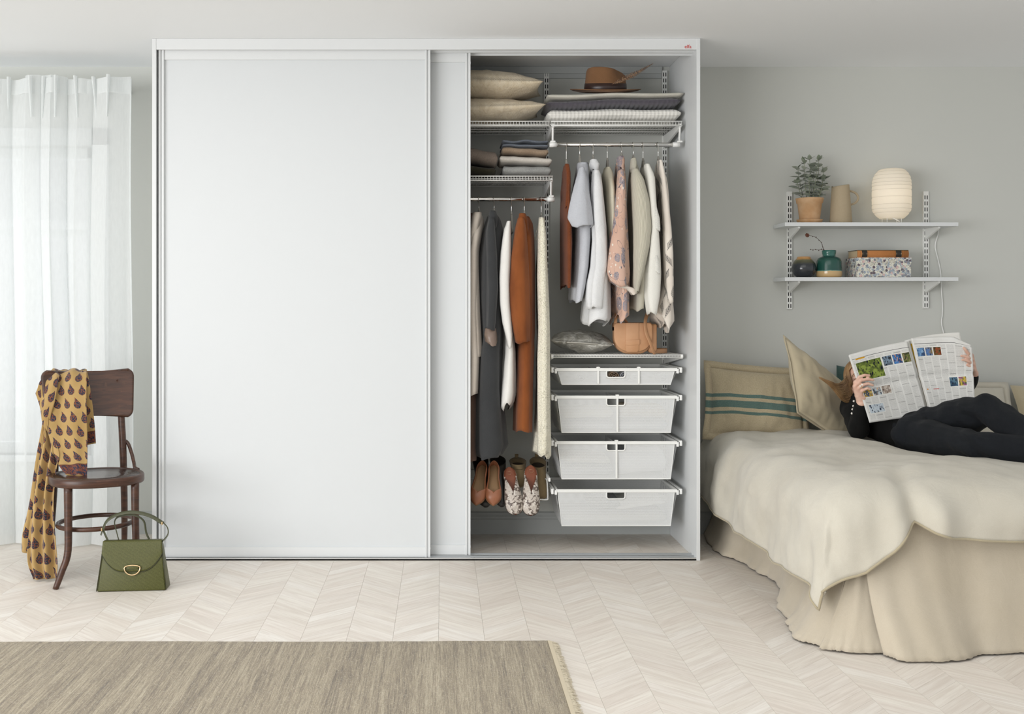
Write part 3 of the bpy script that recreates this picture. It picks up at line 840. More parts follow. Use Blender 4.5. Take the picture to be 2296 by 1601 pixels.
g = garment('shirt', 'crisp white button shirt with a long sleeve and cuff', 'shirt', c4((215, 345, 400), (300, 335, 425), (450, 330, 440), (700, 340, 465), (1000, 322, 492), (1200, 290, 497), (1390, 270, 498), (1412, 275, 480)), shirt, GR, seed=4, fold=0.13, hem=0.015)
collar(c4((190, 345, 392), (225, 338, 412), (262, 345, 405), (280, 352, 392)), shirt, g)
sleeve(c4((270, 362, 410), (400, 350, 432), (600, 352, 446), (800, 360, 462), (1000, 345, 470), (1120, 318, 450), (1230, 310, 440), (1305, 315, 432)), shirt, g, seed=5, Yc=5.52, b=0.05)
g = garment('knit_sweater', 'cream fine-knit top behind the floral blouse', 'sweater', c4((232, 450, 495), (290, 432, 518), (450, 430, 528), (700, 440, 535), (950, 450, 540), (1112, 470, 540)), knit('cream_knit', 'e2dcc8', 'd2cbb5', 500), GR, seed=6, fold=0.08, b=0.165)
fl = floral()
g = garment('blouse', 'blush blouse printed with blue-grey flowers', 'blouse', c4((200, 535, 600), (300, 526, 606), (500, 520, 614), (700, 505, 624), (900, 495, 634), (1100, 488, 640), (1250, 495, 634), (1340, 505, 634), (1390, 512, 560)), fl, GR, seed=7, fold=0.12, hem=0.02)
sleeve(c4((166, 552, 596), (190, 540, 602), (230, 542, 598), (262, 560, 592)), fl, g, Yc=5.60, b=0.035, name='collar', fold=0.2)
sleeve(c4((270, 552, 592), (400, 538, 606), (600, 514, 616), (800, 485, 626), (950, 465, 634), (1040, 455, 640), (1100, 475, 640), (1135, 520, 628)), fl, g, seed=8, Yc=5.51, b=0.06, fold=0.14)
sleeve(c4((1030, 480, 560), (1080, 490, 600), (1140, 545, 625), (1160, 610, 690), (1195, 640, 700)), fabric('ivory_lining', 'e2d8cc', 'd4c9bc'), g, seed=8, Yc=5.50, b=0.03, fold=0.1, name='sleeve_lining')
rb = ribbed('cream_rib_knit', 'd9d4c2', 'b3ad99')
g = garment('cardigan', 'cream ribbed cardigan with a long wide sleeve', 'cardigan', c4((200, 645, 692), (280, 634, 715), (400, 625, 740), (600, 622, 765), (900, 626, 760), (1100, 628, 752), (1312, 622, 742)), rb, GR, seed=9, fold=0.06)
collar(c4((180, 650, 686), (215, 645, 692), (250, 640, 690), (290, 648, 684)), rb, g, 5.58, 2)
sleeve(c4((260, 655, 700), (340, 648, 745), (500, 655, 788), (700, 665, 802), (850, 668, 785), (1000, 665, 752), (1120, 660, 722), (1185, 664, 704)), rb, g, seed=10, Yc=5.505, b=0.055, fold=0.05)
wl = fabric('white_viscose', 'eceae2', 'dfddd4', 800, 0.3, 0.7)
lace = waffle('white_lace', 'e9e7df', 900.0)
g = garment('lace_blouse', 'white blouse with lace inserts down the long sleeve', 'blouse', c4((225, 722, 775), (300, 715, 810), (500, 740, 832), (800, 750, 850), (1050, 745, 850), (1180, 748, 850)), wl, GR, seed=11, fold=0.1, b=0.16)
sleeve(c4((225, 748, 785), (320, 755, 826), (520, 778, 838), (700, 790, 854), (900, 765, 868), (1050, 750, 874), (1200, 744, 866), (1345, 768, 840)), wl, g, seed=12, Yc=5.51, b=0.05, fold=0.12)
for a, bq in ((545, 720), (880, 1040)):
    sleeve(c4((a, 808, 840), ((a + bq) / 2, 815, 862), (bq, 822, 868)), lace, g, Yc=5.478, b=0.022, fold=0.1, name='lace_trim')
lp = leafprint()
g = garment('leaf_print_blouse', 'cream blouse printed with black fern leaves, next to the side panel', 'blouse', c4((200, 835, 880), (300, 820, 905), (500, 838, 920), (800, 850, 940), (1100, 840, 950), (1250, 800, 962), (1375, 780, 974), (1440, 835, 930), (1462, 850, 905)), lp, GR, seed=13, fold=0.1, hem=0.02)
sleeve(c4((195, 845, 882), (320, 862, 905), (500, 880, 928), (700, 888, 950), (900, 890, 964), (1050, 895, 966), (1200, 905, 968), (1258, 908, 965)), lp, g, seed=14, Yc=5.51, b=0.045, fold=0.1)

# lower rod, from the sliding door outwards
brownv = suede('brown_velvet', '6a5245', '57433a')
garment('long_velvet_dress', 'long brown velvet garment beside the sliding door, mostly hidden', 'dress', [(475, 1030, 1066), (520, 1015, 1062), (700, 1015, 1066), (882, 1020, 1072), (1000, 1025, 1071), (1031, 1030, 1070)], brownv, GL, seed=20, Yc=5.72, b=0.16)
bc = fabric('beige_wool', 'cfc5b9', 'c0b5a8', 700, 0.3)
g = garment('long_coat', 'beige wool coat half behind the sliding door', 'coat', [(472, 1062, 1078), (495, 1055, 1086), (560, 1045, 1075), (700, 1042, 1074), (800, 1045, 1078), (882, 1045, 1073)], bc, GL, seed=21, Yc=5.69, fold=0.06)
sleeve([(476, 1060, 1080), (520, 1052, 1072), (600, 1048, 1073), (700, 1050, 1076), (770, 1052, 1080), (801, 1052, 1081)], bc, g, Yc=5.575, b=0.05, seed=3, fold=0.05)
cc = fabric('charcoal_wool', '3a3b3c', '2f3031', 700, 0.3)
g = garment('long_coat', 'long charcoal coat with a turned-up taupe satin cuff', 'coat', c2((245, 252, 322), (300, 225, 360), (420, 190, 392), (700, 150, 388), (1100, 140, 388), (1500, 165, 390)) + c3((150, 92, 258), (400, 80, 262), (650, 70, 285), (800, 64, 300), (865, 88, 260)), cc, GL, seed=22, fold=0.09, nlev=70)
sleeve(c2((300, 250, 300), (420, 225, 310), (700, 225, 335), (1000, 228, 345), (1200, 226, 330), (1420, 222, 312)), cc, g, Yc=5.505, b=0.05, seed=6, fold=0.12)
sleeve(c2((1405, 215, 318), (1470, 205, 328), (1540, 215, 330), (1572, 240, 325)), plain('taupe_satin', '7c6a5e', 0.35), g, Yc=5.505, b=0.053, seed=7, fold=0.08, name='cuff')
collar(c2((232, 258, 312), (290, 245, 335), (360, 255, 330), (420, 262, 322)), cc, g, 5.57, 4)
tu = fabric('white_crepe', 'ebe9e4', 'dedbd5', 800, 0.25, 0.3)
g = garment('tunic', 'white tunic with a curved hem between the charcoal and rust coats', 'blouse', c2((330, 432, 465), (420, 402, 470), (700, 372, 472), (1000, 358, 470), (1300, 372, 484), (1500, 385, 500)) + c3((150, 262, 350), (300, 248, 354), (440, 226, 355), (500, 224, 340), (520, 248, 315)), tu, GL, seed=23, fold=0.12, nlev=60, hem=0.02)
sleeve(c2((335, 436, 462), (420, 400, 466), (650, 368, 468), (900, 352, 460), (1150, 358, 464), (1350, 385, 478), (1500, 420, 486), (1592, 436, 474)), tu, g, Yc=5.505, b=0.045, seed=8, fold=0.06)
ru = suede('rust_suede', '8a4e26', '703c1b')
g = garment('suede_coat', 'long rust suede coat with a wide collar', 'coat', c2((275, 555, 650), (350, 520, 685), (500, 495, 700), (800, 470, 708), (1100, 458, 708), (1400, 480, 708), (1540, 515, 700)) + c3((130, 346, 478), (300, 346, 470), (500, 340, 466), (692, 333, 462)), ru, GL, seed=24, fold=0.07, nlev=60)
sleeve(c2((300, 540, 600), (420, 510, 620), (700, 472, 640), (1000, 452, 655), (1300, 468, 662), (1450, 495, 660), (1545, 512, 656)), ru, g, Yc=5.505, b=0.055, seed=9, fold=0.07)
sleeve(c2((258, 552, 612), (320, 545, 640), (450, 600, 645), (600, 615, 640)), ru, g, Yc=5.56, b=0.04, seed=9, fold=0.05, name='collar')
cr = crochet()
g = garment('crochet_dress', 'long cream crochet dress beside the wire drawers', 'dress', c2((285, 752, 803), (350, 742, 806), (450, 742, 812), (550, 735, 824), (800, 720, 830), (1200, 724, 850), (1550, 732, 858)) + c3((200, 492, 582), (400, 490, 584), (600, 482, 586), (760, 470, 590), (830, 462, 590), (852, 500, 576)), cr, GL, seed=25, fold=0.10, nlev=70, hem=0.02, kf=6)
sleeve(c2((300, 748, 800), (500, 738, 820), (900, 732, 836), (1400, 742, 852)) + c3((200, 498, 582), (500, 500, 580), (700, 502, 580), (845, 500, 574)), cr, g, Yc=5.52, b=0.05, seed=9, fold=0.12, name='front_fall')
MB().tube(spline([P(1210, 500, 5.6), P(1203, 520, 5.6), P(1199, 536, 5.6), P(1203, 537, 5.6), P(1207, 520, 5.6), P(1212, 505, 5.6)], 20), 0.0018, 6).make('tie', cr, g)

# ------------------------------------------------------------------ shelf above the drawers
YD = 5.63                                             # front plane of the drawers
zsh = PZ(795, 5.62)
def drawer_shelf():
    x0, x1 = PX(1240, 5.62), PX(1527, 5.62); yf, yb = 5.62, WALL - 0.02
    root = thing('wire_shelf', 'flat white shelf above the drawers carrying pouch and tan bag', 'shelf', ((x0 + x1) / 2, 5.85, zsh - 0.02), 'ventilated wire shelves in the wardrobe')
    fr = MB().tube([V((x0, yf, zsh - 0.003)), V((x1, yf, zsh - 0.003))], 0.0034, 8).tube([V((x0, yf, zsh - 0.013)), V((x1, yf, zsh - 0.013))], 0.0034, 8)
    fr.make('front_rail', M['wire'], root)
    cw = MB(); n = 44
    for i in range(n + 1):
        x = lerp(x0, x1, i / n); cw.tube([V((x, yf, zsh - 0.013)), V((x, yf, zsh - 0.0015)), V((x, yb, zsh - 0.0015))], 0.0014, 4, False)
    o = cw.make('cross_wire', M['wire'], root); o['kind'] = 'stuff'
    lw = MB()
    for t in (0.25, 0.5, 0.75, 0.98): lw.tube([V((x0, lerp(yf, yb, t), zsh - 0.006)), V((x1, lerp(yf, yb, t), zsh - 0.006))], 0.003, 6)
    o = lw.make('long_wire', M['wire'], root); o['kind'] = 'stuff'
    for x in (x0 - 0.004, x1 + 0.004):
        plate('shelf_bracket', [(yf - 0.006, zsh + 0.001), (yf - 0.008, zsh - 0.012), (yf, zsh - 0.020), (yf + 0.02, zsh - 0.022), (yb, zsh - 0.068), (yb + 0.006, zsh - 0.068), (yb + 0.006, zsh)],
              (x - 0.006, x + 0.006), M['wire'], root, axis=0, smooth=False, bevel=0.002)
drawer_shelf()

def mesh_metal():
    m = Mat('perforated_white_mesh', 'f1f2f1', 0.45)
    u, v, w = m.xyz('UV'); p = 0.0036
    r = (v / (p * 0.866)).floor(); a = (u / p + r.mod(2.0) * 0.5).fract() - 0.5; b = (v / (p * 0.866)).fract() - 0.5
    d = (a * a + b * b).sqrt(); m.alpha(d.gt(0.30)); return m.m
M['mesh'] = mesh_metal()
def sheet(name, quad, mat, parent, nu=1):
    """flat quad with metric uv"""
    a, b, c, d = [V(q) for q in quad]
    w = (b - a).length; h = (d - a).length; w2 = (c - d).length; o = (w - w2) / 2
    return mesh(name, [a, b, c, d], [(0, 1, 2, 3)], mat, parent, smooth=False, uv=[(0, 0), (w, 0), (w - o, h), (o, h)])
def drawer(label, zt, zb, dividers, hz, slot_w=0.092):
    x0, x1 = PX(1247, YD), PX(1518, YD); bx0, bx1 = PX(1259.5, YD), PX(1504, YD); yb = WALL - 0.03
    root = thing('mesh_basket', label, 'drawer', ((x0 + x1) / 2, 5.84, zb), 'mesh drawers in the wardrobe')
    rim = MB()
    rim.box(x0, x1, YD - 0.006, YD + 0.006, zt - 0.016, zt)
    rim.box(x0 - 0.002, x0 + 0.010, YD, yb, zt - 0.012, zt).box(x1 - 0.010, x1 + 0.002, YD, yb, zt - 0.012, zt).box(x0, x1, yb - 0.01, yb, zt - 0.016, zt)
    rim.make('rim', M['wire'], root, smooth=False, bevel=0.002)
    ym = yb - 0.02; zr = zt - 0.014
    # mesh faces: front with a hand hole, sides, back, bottom
    xc = (x0 + x1) / 2 - 0.004; hw = slot_w / 2; hz0 = zr - hz
    mx0, mx1 = PX(1251, YD), PX(1512, YD)
    def fx(z, s):  # edge x at height z
        t = (zr - z) / (zr - zb); return lerp(mx0, bx0, t) if s < 0 else lerp(mx1, bx1, t)
    def fy(z): return YD + 0.004 * (zr - z) / (zr - zb)
    L = lambda x, z: V((x, fy(z), z))
    vs = []; fs = []; uv = []
    def q(*pts):
        k = len(vs)
        for x, z in pts: vs.append(L(x, z)); uv.append((x, z))
        fs.append(tuple(range(k, k + len(pts))))
    q((bx0, zb), (bx1, zb), (fx(hz0, 1), hz0), (fx(hz0, -1), hz0))
    q((fx(hz0, -1), hz0), (xc - hw, hz0), (xc - hw, zr), (fx(zr, -1), zr))
    q((xc + hw, hz0), (fx(hz0, 1), hz0), (fx(zr, 1), zr), (xc + hw, zr))
    mesh('front_mesh', vs, fs, M['mesh'], root, smooth=False, uv=uv)
    sheet('side_mesh', [(bx0, ym, zb), (bx0, YD + 0.004, zb), (x0, YD, zr), (x0, yb, zr)], M['mesh'], root)
    sheet('side_mesh', [(bx1, YD + 0.004, zb), (bx1, ym, zb), (x1, yb, zr), (x1, YD, zr)], M['mesh'], root)
    sheet('back_mesh', [(bx1, ym, zb), (bx0, ym, zb), (x0, yb, zr), (x1, yb, zr)], M['mesh'], root)
    sheet('bottom_mesh', [(bx0, ym, zb), (bx1, ym, zb), (bx1, YD + 0.004, zb), (bx0, YD + 0.004, zb)], M['mesh'], root)
    ed = MB()
    ed.tube([L(fx(zr, -1), zr), L(bx0, zb), L(bx1, zb), L(fx(zr, 1), zr)], 0.0026, 6)
    ed.make('edge_wire', M['wire'], root)
    # handle rim
    r = 0.012; pts = [V((xc - hw, fy(zr) - 0.002, zr + 0.002)), V((xc - hw, fy(hz0) - 0.002, hz0 + r))]
    for k in range(1, 6):
        a = pi + pi / 2 * k / 5; pts.append(V((xc - hw + r + r * cos(a), fy(hz0) - 0.002, hz0 + r + r * sin(a))))
    for k in range(1, 6):
        a = 3 * pi / 2 + pi / 2 * k / 5; pts.append(V((xc + hw - r + r * cos(a), fy(hz0) - 0.002, hz0 + r + r * sin(a))))
    pts.append(V((xc + hw, fy(zr) - 0.002, zr + 0.002)))
    MB().tube(pts, 0.0036, 8).make('handle_rim', M['wire'], root)
    for px in dividers:
        x = PX(px, YD)
        d = bx('divider', x - 0.0015, x + 0.0015, YD + 0.012, yb - 0.03, zb + 0.006, zt - 0.012, M['white'], root)
        MB().box(x - 0.0045, x + 0.0045, YD - 0.007, YD - 0.0005, zb + 0.004, zt + 0.006).box(x - 0.0085, x + 0.0085, YD - 0.008, YD + 0.010, zt - 0.002, zt + 0.005).make('divider_clip', M['wire'], d, smooth=False, bevel=0.001)
    for s, xa in ((-1, x0), (1, x1)):
        ru = MB()
        xx = xa + s * 0.017
        ru.box(xx - 0.008, xx + 0.008, YD - 0.002, yb + 0.028, zt - 0.004, zt + 0.002).box(xx + s * 0.005 - 0.002, xx + s * 0.005 + 0.002, YD - 0.002, yb + 0.028, zt - 0.020, zt + 0.002)
        ru.box(xx - 0.008, xx + 0.008, YD - 0.002, yb + 0.028, zt - 0.021, zt - 0.018)
        ru.make('runner', M['wire'], root, smooth=False, bevel=0.001)
        ec = MB().box(xx + s * 0.002 - 0.006, xx + s * 0.002 + 0.006, YD - 0.008, YD + 0.006, zt - 0.024, zt + 0.003)
        ec.make('runner_end', M['plastic'], root, smooth=False, bevel=0.003)
        MB().box(xa + s * 0.002 - 0.006, xa + s * 0.002 + 0.006, YD - 0.009, YD + 0.003, zt - 0.027, zt - 0.004).make('runner_clip', M['plastic'], root, smooth=False, bevel=0.002)
    return (bx0, bx1, YD + 0.02, ym - 0.02, zb + 0.004)
D1 = drawer('shallow mesh drawer at the top with two dividers and rolled socks', PZ(825, YD), PZ(862, YD), (1341, 1432), 0.034)
D2 = drawer('deep mesh drawer second from the top with folded knits', PZ(887, YD), PZ(970, YD), (1384,), 0.036)
D3 = drawer('deep mesh drawer third from the top with crumpled light clothes', PZ(989, YD), PZ(1074, YD), (1382,), 0.034)
D4 = drawer('bottom mesh drawer without a divider, holding grey and white laundry', PZ(1097, YD), PZ(1179, YD), (), 0.034)

# contents of the drawers
def rolled(name, label, cat, grp, x, z, r, y0, y1, mat):
    pts = []
    mb = MB()
    for w in range(1):
        sp = []
        for k in range(46):
            a = k / 45 * 2 * pi * 2.6; rr = r * (0.25 + 0.75 * k / 45)
            sp.append((rr * cos(a), rr * sin(a)))
        rings = [[V((x + a, y, z + b)) for a, b in sp] for y in (y0, y0 + 0.01, y1)]
        mb.loft(rings, False, closed=False)
    return tag(mb.make(name, mat, solid=0.003), label, cat, grp)
sk = 'rolled socks in the top drawer'
zf = D1[4] + 0.031
rolled('rolled_sock', 'rolled beige sock showing in the left of the drawer hand hole', 'sock', sk, PX(1376, 5.68), zf, 0.027, 5.66, 5.76, knit('beige_sock', 'b79f86', '9c8570', 500))
rolled('rolled_sock', 'rolled pale grey sock showing in the right of the drawer hand hole', 'sock', sk, PX(1401, 5.68), zf, 0.027, 5.66, 5.76, knit('grey_sock', 'c3c5ca', 'a7aab1', 500))
rolled('rolled_sock', 'rolled white sock behind the mesh in the left compartment', 'sock', sk, PX(1302, 5.68), zf - 0.002, 0.026, 5.66, 5.76, knit('white_sock', 'e8e8e4', 'd8d8d4', 500))
rolled('rolled_sock', 'rolled white sock behind the mesh right of the hand hole', 'sock', sk, PX(1424, 5.68) - 0.004, zf, 0.020, 5.66, 5.76, knit('white_sock_b', 'ececea', 'dcdcd8', 500))
rolled('rolled_sock', 'rolled white sock behind the mesh in the right compartment', 'sock', sk, PX(1490, 5.68) - 0.012, zf - 0.004, 0.024, 5.66, 5.76, knit('white_sock_c', 'e6e8e6', 'd5d7d5', 500))
def pile(rows):
    for label, D, xa, xb, za, zb, col, col2, seed, tilt in rows:
        folded('folded_garment', label, 'folded clothes', 'folded clothes in the mesh drawers', xa, xb, D[2] + 0.002, D[3], za, zb, knit('drawer_knit_%d' % seed, col, col2, 300), 1, seed, 0.006, tilt)
xm2 = PX(1384, YD)
pile([
    ('lilac grey knit at the bottom left of the second drawer', D2, D2[0] + 0.012, xm2 - 0.012, D2[4], D2[4] + 0.055, 'b9bac4', 'a6a7b2', 31, 0.0),
    ('cream folded knit in the left half of the second drawer', D2, D2[0] + 0.014, xm2 - 0.014, D2[4] + 0.055, D2[4] + 0.105, 'd6d2c4', 'c6c2b4', 32, 0.012),
    ('bluish grey folded knit at the bottom right of the second drawer', D2, xm2 + 0.012, D2[1] - 0.012, D2[4], D2[4] + 0.058, 'bcc0c8', 'a8adb6', 33, 0.0),
    ('brown speckled knit in the right half of the second drawer', D2, xm2 + 0.014, D2[1] - 0.014, D2[4] + 0.058, D2[4] + 0.122, '9c8a70', 'cdc3ae', 34, -0.006),
    ('grey jersey bundle in the left half of the third drawer', D3, D3[0] + 0.012, xm2 - 0.014, D3[4], D3[4] + 0.06, 'a8abb2', '93969d', 35, 0.004),
    ('cream patterned top in the left half of the third drawer', D3, D3[0] + 0.02, xm2 - 0.03, D3[4] + 0.06, D3[4] + 0.10, 'cdc6b8', '9c968c', 36, -0.01),
    ('white shirt bundle in the right half of the third drawer', D3, xm2 + 0.012, D3[1] - 0.016, D3[4], D3[4] + 0.115, 'e2e3e6', 'd0d2d6', 37, 0.02),
    ('pale laundry at the bottom of the lowest drawer', D4, D4[0] + 0.014, D4[1] - 0.014, D4[4], D4[4] + 0.06, 'd4d2c8', 'c4c2b8', 38, 0.0),
    ('rolled white towel slanting in the right of the lowest drawer', D4, PX(1385, YD), D4[1] - 0.02, D4[4] + 0.062, D4[4] + 0.10, 'e4e2da', 'd4d2ca', 39, 0.03),
    ('dark grey knit showing through the lowest hand hole', D4, PX(1330, YD), PX(1384, YD) + 0.02, D4[4] + 0.062, D4[4] + 0.118, '7b7a78', '5f5f5f', 40, 0.004),
])

# ------------------------------------------------------------------ silver pouch and tan saddle bag on the shelf
def pouch():
    m = Mat('silver_leather', 'b0ada4', 0.35, 0.35); n = m.noise(m.tex(), 22, 4, 0.6, 0.8)
    m.bump(n, 0.7, 0.02); m.color(m.mix(n.step(0.3, 0.7), '98958b', 'c9c7c0'))
    c = V((PX(1305, 5.74), 5.76, zsh + 0.030))
    o = pillow('silver_pouch', 'crumpled silver leather pouch lying on the shelf', 'pouch', None, 0.31, 0.22, 0.11, m.m, rotm(c, 0.04, 0.07, -0.12), seed=5, pinch=0.03, wr=1.3)
    zmin = min((o.matrix_basis @ v.co).z for v in o.data.vertices); o.location.z += zsh + 0.002 - zmin
    MB().tube(spline([P(1268, 783, 5.66), P(1300, 784, 5.65), P(1345, 787, 5.65), P(1374, 786, 5.66)], 16), [(0.0045, 0.007)] * 16, 8).make('zip_edge', plain('zip_silver', 'b8b5ac', 0.3, 0.6), o)
    MB().tube([P(1374, 785, 5.655), P(1377, 789, 5.655)], 0.0025, 6).make('zip_pull', M['chrome'], o)
pouch()
def saddle_bag():
    tan = Mat('tan_leather', 'c08d66', 0.5, 0, 0.4); tan.bump(tan.noise(tan.tex(), 350, 2), 0.12, 0.001)
    n = tan.noise(tan.tex(), 7, 3); tan.color(tan.mix(n.step(0.3, 0.7), 'cfa07a', 'c19068'))
    edge = plain('tan_leather_edge', '6e4a35', 0.6)
    y0 = 5.645; z0 = zsh + 0.001
    xa, xb = PX(1377, y0), PX(1460, y0); xr = PX(1473, y0 + 0.05)
    zt = PZ(724, y0)
    root = thing('saddle_bag', 'tan leather saddle bag with flap and shoulder strap', 'handbag', ((xa + xb) / 2, y0 + 0.05, z0))
    def outline(x0, x1, zb, zt_, rb=0.075, rt=0.018):
        pts = []
        for cx, cz, r, a0 in ((x0 + rb, zb + rb, rb, pi), (x1 - rb, zb + rb, rb, 1.5 * pi), (x1 - rt, zt_ - rt, rt, 0), (x0 + rt, zt_ - rt, rt, pi / 2)):
            for k in range(9):
                a = a0 + pi / 2 * k / 8; pts.append((cx + r * cos(a), cz + r * sin(a)))
        return pts
    Rz = Matrix.Translation(V(((xa + xb) / 2, y0, 0))) @ Matrix.Rotation(-0.06, 4, 'Z') @ Matrix.Translation(-V(((xa + xb) / 2, y0, 0)))
    def slab(name, ol, ya, yb_, mat, parent, bev=0.006):
        o = plate(name, ol, (ya, yb_), mat, parent, axis=1, smooth=True, bevel=bev)
        return o
    slab('bag_body', outline(xa + 0.003, xb + 0.012, z0, zt - 0.003), y0 + 0.012, y0 + 0.085, tan.m, root, 0.012)
    slab('flap', outline(xa, xb + 0.006, z0 + 0.012, zt), y0, y0 + 0.010, tan.m, root, 0.004)
    slab('flap_lining', outline(xa + 0.001, xb + 0.005, z0 + 0.013, zt - 0.001), y0 + 0.009, y0 + 0.013, edge, root, 0.001)
    top = MB().tube([V((xa + 0.008, y0 + 0.045, zt - 0.014)), V((xb, y0 + 0.045, zt - 0.014))], [(0.044, 0.018)] * 2, 16)
    # local frame of the tube is arbitrary, so shape the rolled top explicitly
    rings = []
    for x in (xa + 0.003, xb + 0.004):
        rings.append([V((x, y0 + 0.043 - 0.043 * cos(pi * k / 10), zt - 0.012 + 0.014 * sin(pi * k / 10))) for k in range(11)] + [V((x, y0 + 0.08, zt - 0.04)), V((x, y0 + 0.01, zt - 0.04))])
    MB().loft(rings, True).make('flap_fold', tan.m, root)
    xs0, xs1 = PX(1403, y0), PX(1432, y0)
    slab('front_strap', [(xs0, z0 + 0.016), (xs0 + 0.008, z0 + 0.010), (xs1 - 0.008, z0 + 0.010), (xs1, z0 + 0.02), (xs1, zt), (xs0, zt)], y0 - 0.004, y0 + 0.001, tan.m, root, 0.001)
    slab('strap_loop', [(xs0 - 0.002, PZ(775, y0)), (xs1 + 0.004, PZ(773, y0)), (xs1 + 0.004, PZ(761, y0)), (xs0 - 0.002, PZ(763, y0))], y0 - 0.007, y0 + 0.001, tan.m, root, 0.001)
    slab('gusset', outline(xb - 0.01, xb + 0.034, z0 + 0.004, zt - 0.006, 0.02, 0.01), y0 + 0.02, y0 + 0.08, tan.m, root, 0.012)
    st = spline([P(1379, 730, 5.66), P(1381, 712, 5.66), P(1384, 700, 5.67), P(1397, 712, 5.70), P(1410, 730, 5.715)], 24)
    MB().tube(st, [(0.0018, 0.010)] * 24, 8).make('shoulder_strap', tan.m, root)
    st = spline([P(1449, 735, 5.66), P(1446, 718, 5.66), P(1450, 706, 5.67), P(1452, 700, 5.70)], 16)
    st = spline([P(1452, 702, 5.69), P(1447, 720, 5.645), P(1449, 745, 5.635), P(1458, 768, 5.63), P(1466, 790, 5.64), P(1470, 792, 5.66)], 26)
    MB().tube(st, [(0.0018, 0.010)] * 26, 8).make('shoulder_strap', tan.m, root)
    st = spline([V((PX(1466, 5.68), 5.68, z0 + 0.012)), V((PX(1490, 5.74), 5.74, z0 + 0.012)), V((PX(1494, 5.80), 5.80, z0 + 0.012)), V((PX(1470, 5.84), 5.84, z0 + 0.012))], 16)
    v = []; 
    for p in st: v += [p + V((0, 0, 0.012)), p - V((0, 0, 0.011))]
    mesh('strap_coil', v, [(2 * i, 2 * i + 1, 2 * i + 3, 2 * i + 2) for i in range(15)], tan.m, root, solid=0.003)
saddle_bag()

# ------------------------------------------------------------------ shoe rack and shoes
def shoe_rack():
    root = thing('shoe_rack', 'white wire shoe rack gliding out beside the bottom drawer', 'shoe rack', (0.3, 5.75, 0.25))
    ya, yb = 5.60, 5.76; z1, z0 = PZ(1076, 5.66), PZ(1123, 5.60); xr = PX(1228, 5.62)
    for y, z in ((5.80, z1 + 0.03), (5.735, z1 - 0.004), (5.66, z0 - 0.004)):
        MB().tube([V((-0.1, y, z)), V((xr - 0.02, y, z))], 0.0038, 8).make('rack_rail', M['wire'], root)
    MB().tube(spline([V((xr - 0.02, 5.735, z1 - 0.004)), V((xr - 0.002, 5.72, z1 - 0.004)), V((xr + 0.004, 5.70, z1 - 0.014)), V((xr + 0.004, 5.665, z0 + 0.008)), V((xr, 5.66, z0 - 0.004)), V((xr - 0.03, 5.66, z0 - 0.004))], 24), 0.0038, 8).make('side_loop', M['wire'], root)
    MB().box(xr + 0.002, xr + 0.012, 5.60, WALL - 0.02, z1 + 0.0, z1 + 0.018).make('runner', M['wire'], root, smooth=False, bevel=0.001)
shoe_rack()

def shoe(name, label, grp, toe, heel, width, mat, inner, wid, op, hgt, side=1, heel_h=0.0, sole=None, cat='shoe', shaft=0.0, toe_pt=0.5, up=None, throat=0.04, vcut=1.0):
    """wid(u): half width, u from heel 0 to toe 1; op: u where the opening ends; hgt(u): wall height"""
    toe, heel = V(toe), V(heel); ax = (toe - heel); L = ax.length; ax.normalize()
    xr = V((1, 0, 0)); xr = (xr - ax * xr.dot(ax)).normalized()
    upv = xr.cross(ax).normalized()
    if upv.y > 0: upv = -upv
    root = thing(name, label, cat, tuple((toe + heel) / 2 - upv * 0.01), grp)
    n, m = 36, 14
    def base(u): return heel + ax * (u * L)
    def cosu(j): return (1 - cos(pi * j / (n - 1))) / 2
    def tog(u): return (1 - sstep(op - throat, op, u) ** vcut)
    vs = []
    for s in (-1, 1):
        for j in range(n):
            u = cosu(j); w = wid(u); h = hgt(u); o = tog(u)
            for i in range(m):
                t = i / (m - 1)
                # arch from the sole edge up to rim; the rim sits at lateral position o*0.78
                lat_end = 0.80 * o
                ang = lerp(0, pi / 2, t) if o < 1e-3 else None
                lat = 1 - (1 - lat_end) * (1 - cos(t * pi / 2)) ** 1.0
                hh = h * sin(t * pi / 2) ** 0.8 * (1.0 if o < 0.001 else 1.0)
                p = base(u) + xr * (s * w * (lat * (1 + 0.06 * sin(pi * t)))) + upv * hh
                vs.append(p)
    f = []
    for si in range(2):
        k = si * n * m
        for q in grid_faces(m, n): f.append(tuple(i + k for i in (q if si else q[::-1])))
    # close heel
    for i in range(m - 1): f.append((i, i + 1, n * m + i + 1, n * m + i))
    o = mesh('upper', vs, f, mat, root)
    o.modifiers.new('weld', 'WELD').merge_threshold = 0.0006
    o.modifiers.new('solid', 'SOLIDIFY').thickness = 0.0022
    iv = []; 
    for j in range(n):
        u = cosu(j); w = wid(u) * 0.97
        for i in range(5): iv.append(base(u) + xr * (w * lerp(-1, 1, i / 4)) + upv * 0.004)
    mesh('insole', iv, grid_faces(5, n), inner, root, solid=0.002)
    iv = []
    for j in range(n):
        u = cosu(j); w = wid(u) * 1.03
        for i in range(5): iv.append(base(u) + xr * (w * lerp(-1, 1, i / 4)) - upv * 0.003)
    mesh('sole', iv, grid_faces(5, n), sole or inner, root, solid=0.005)
    if heel_h:
        c = base(0.10); rings = []
        for k in range(6):
            t = k / 5; r = lerp(wid(0.1) * 0.85, 0.012, t ** 0.6)
            rings.append([c - upv * (0.004 + heel_h * t) + xr * r * cos(2 * pi * q / 12) + ax * r * 0.9 * sin(2 * pi * q / 12) for q in range(12)])
        MB().loft(rings).make('heel', sole or mat, root)
    return root
def prof(tab):
    fine = [tuple(p) for p in spline([V((a, b, 0)) for a, b in tab], 90)]
    return lambda u: max(0.0005, interp([(p[0], p[1]) for p in fine], u)[0])
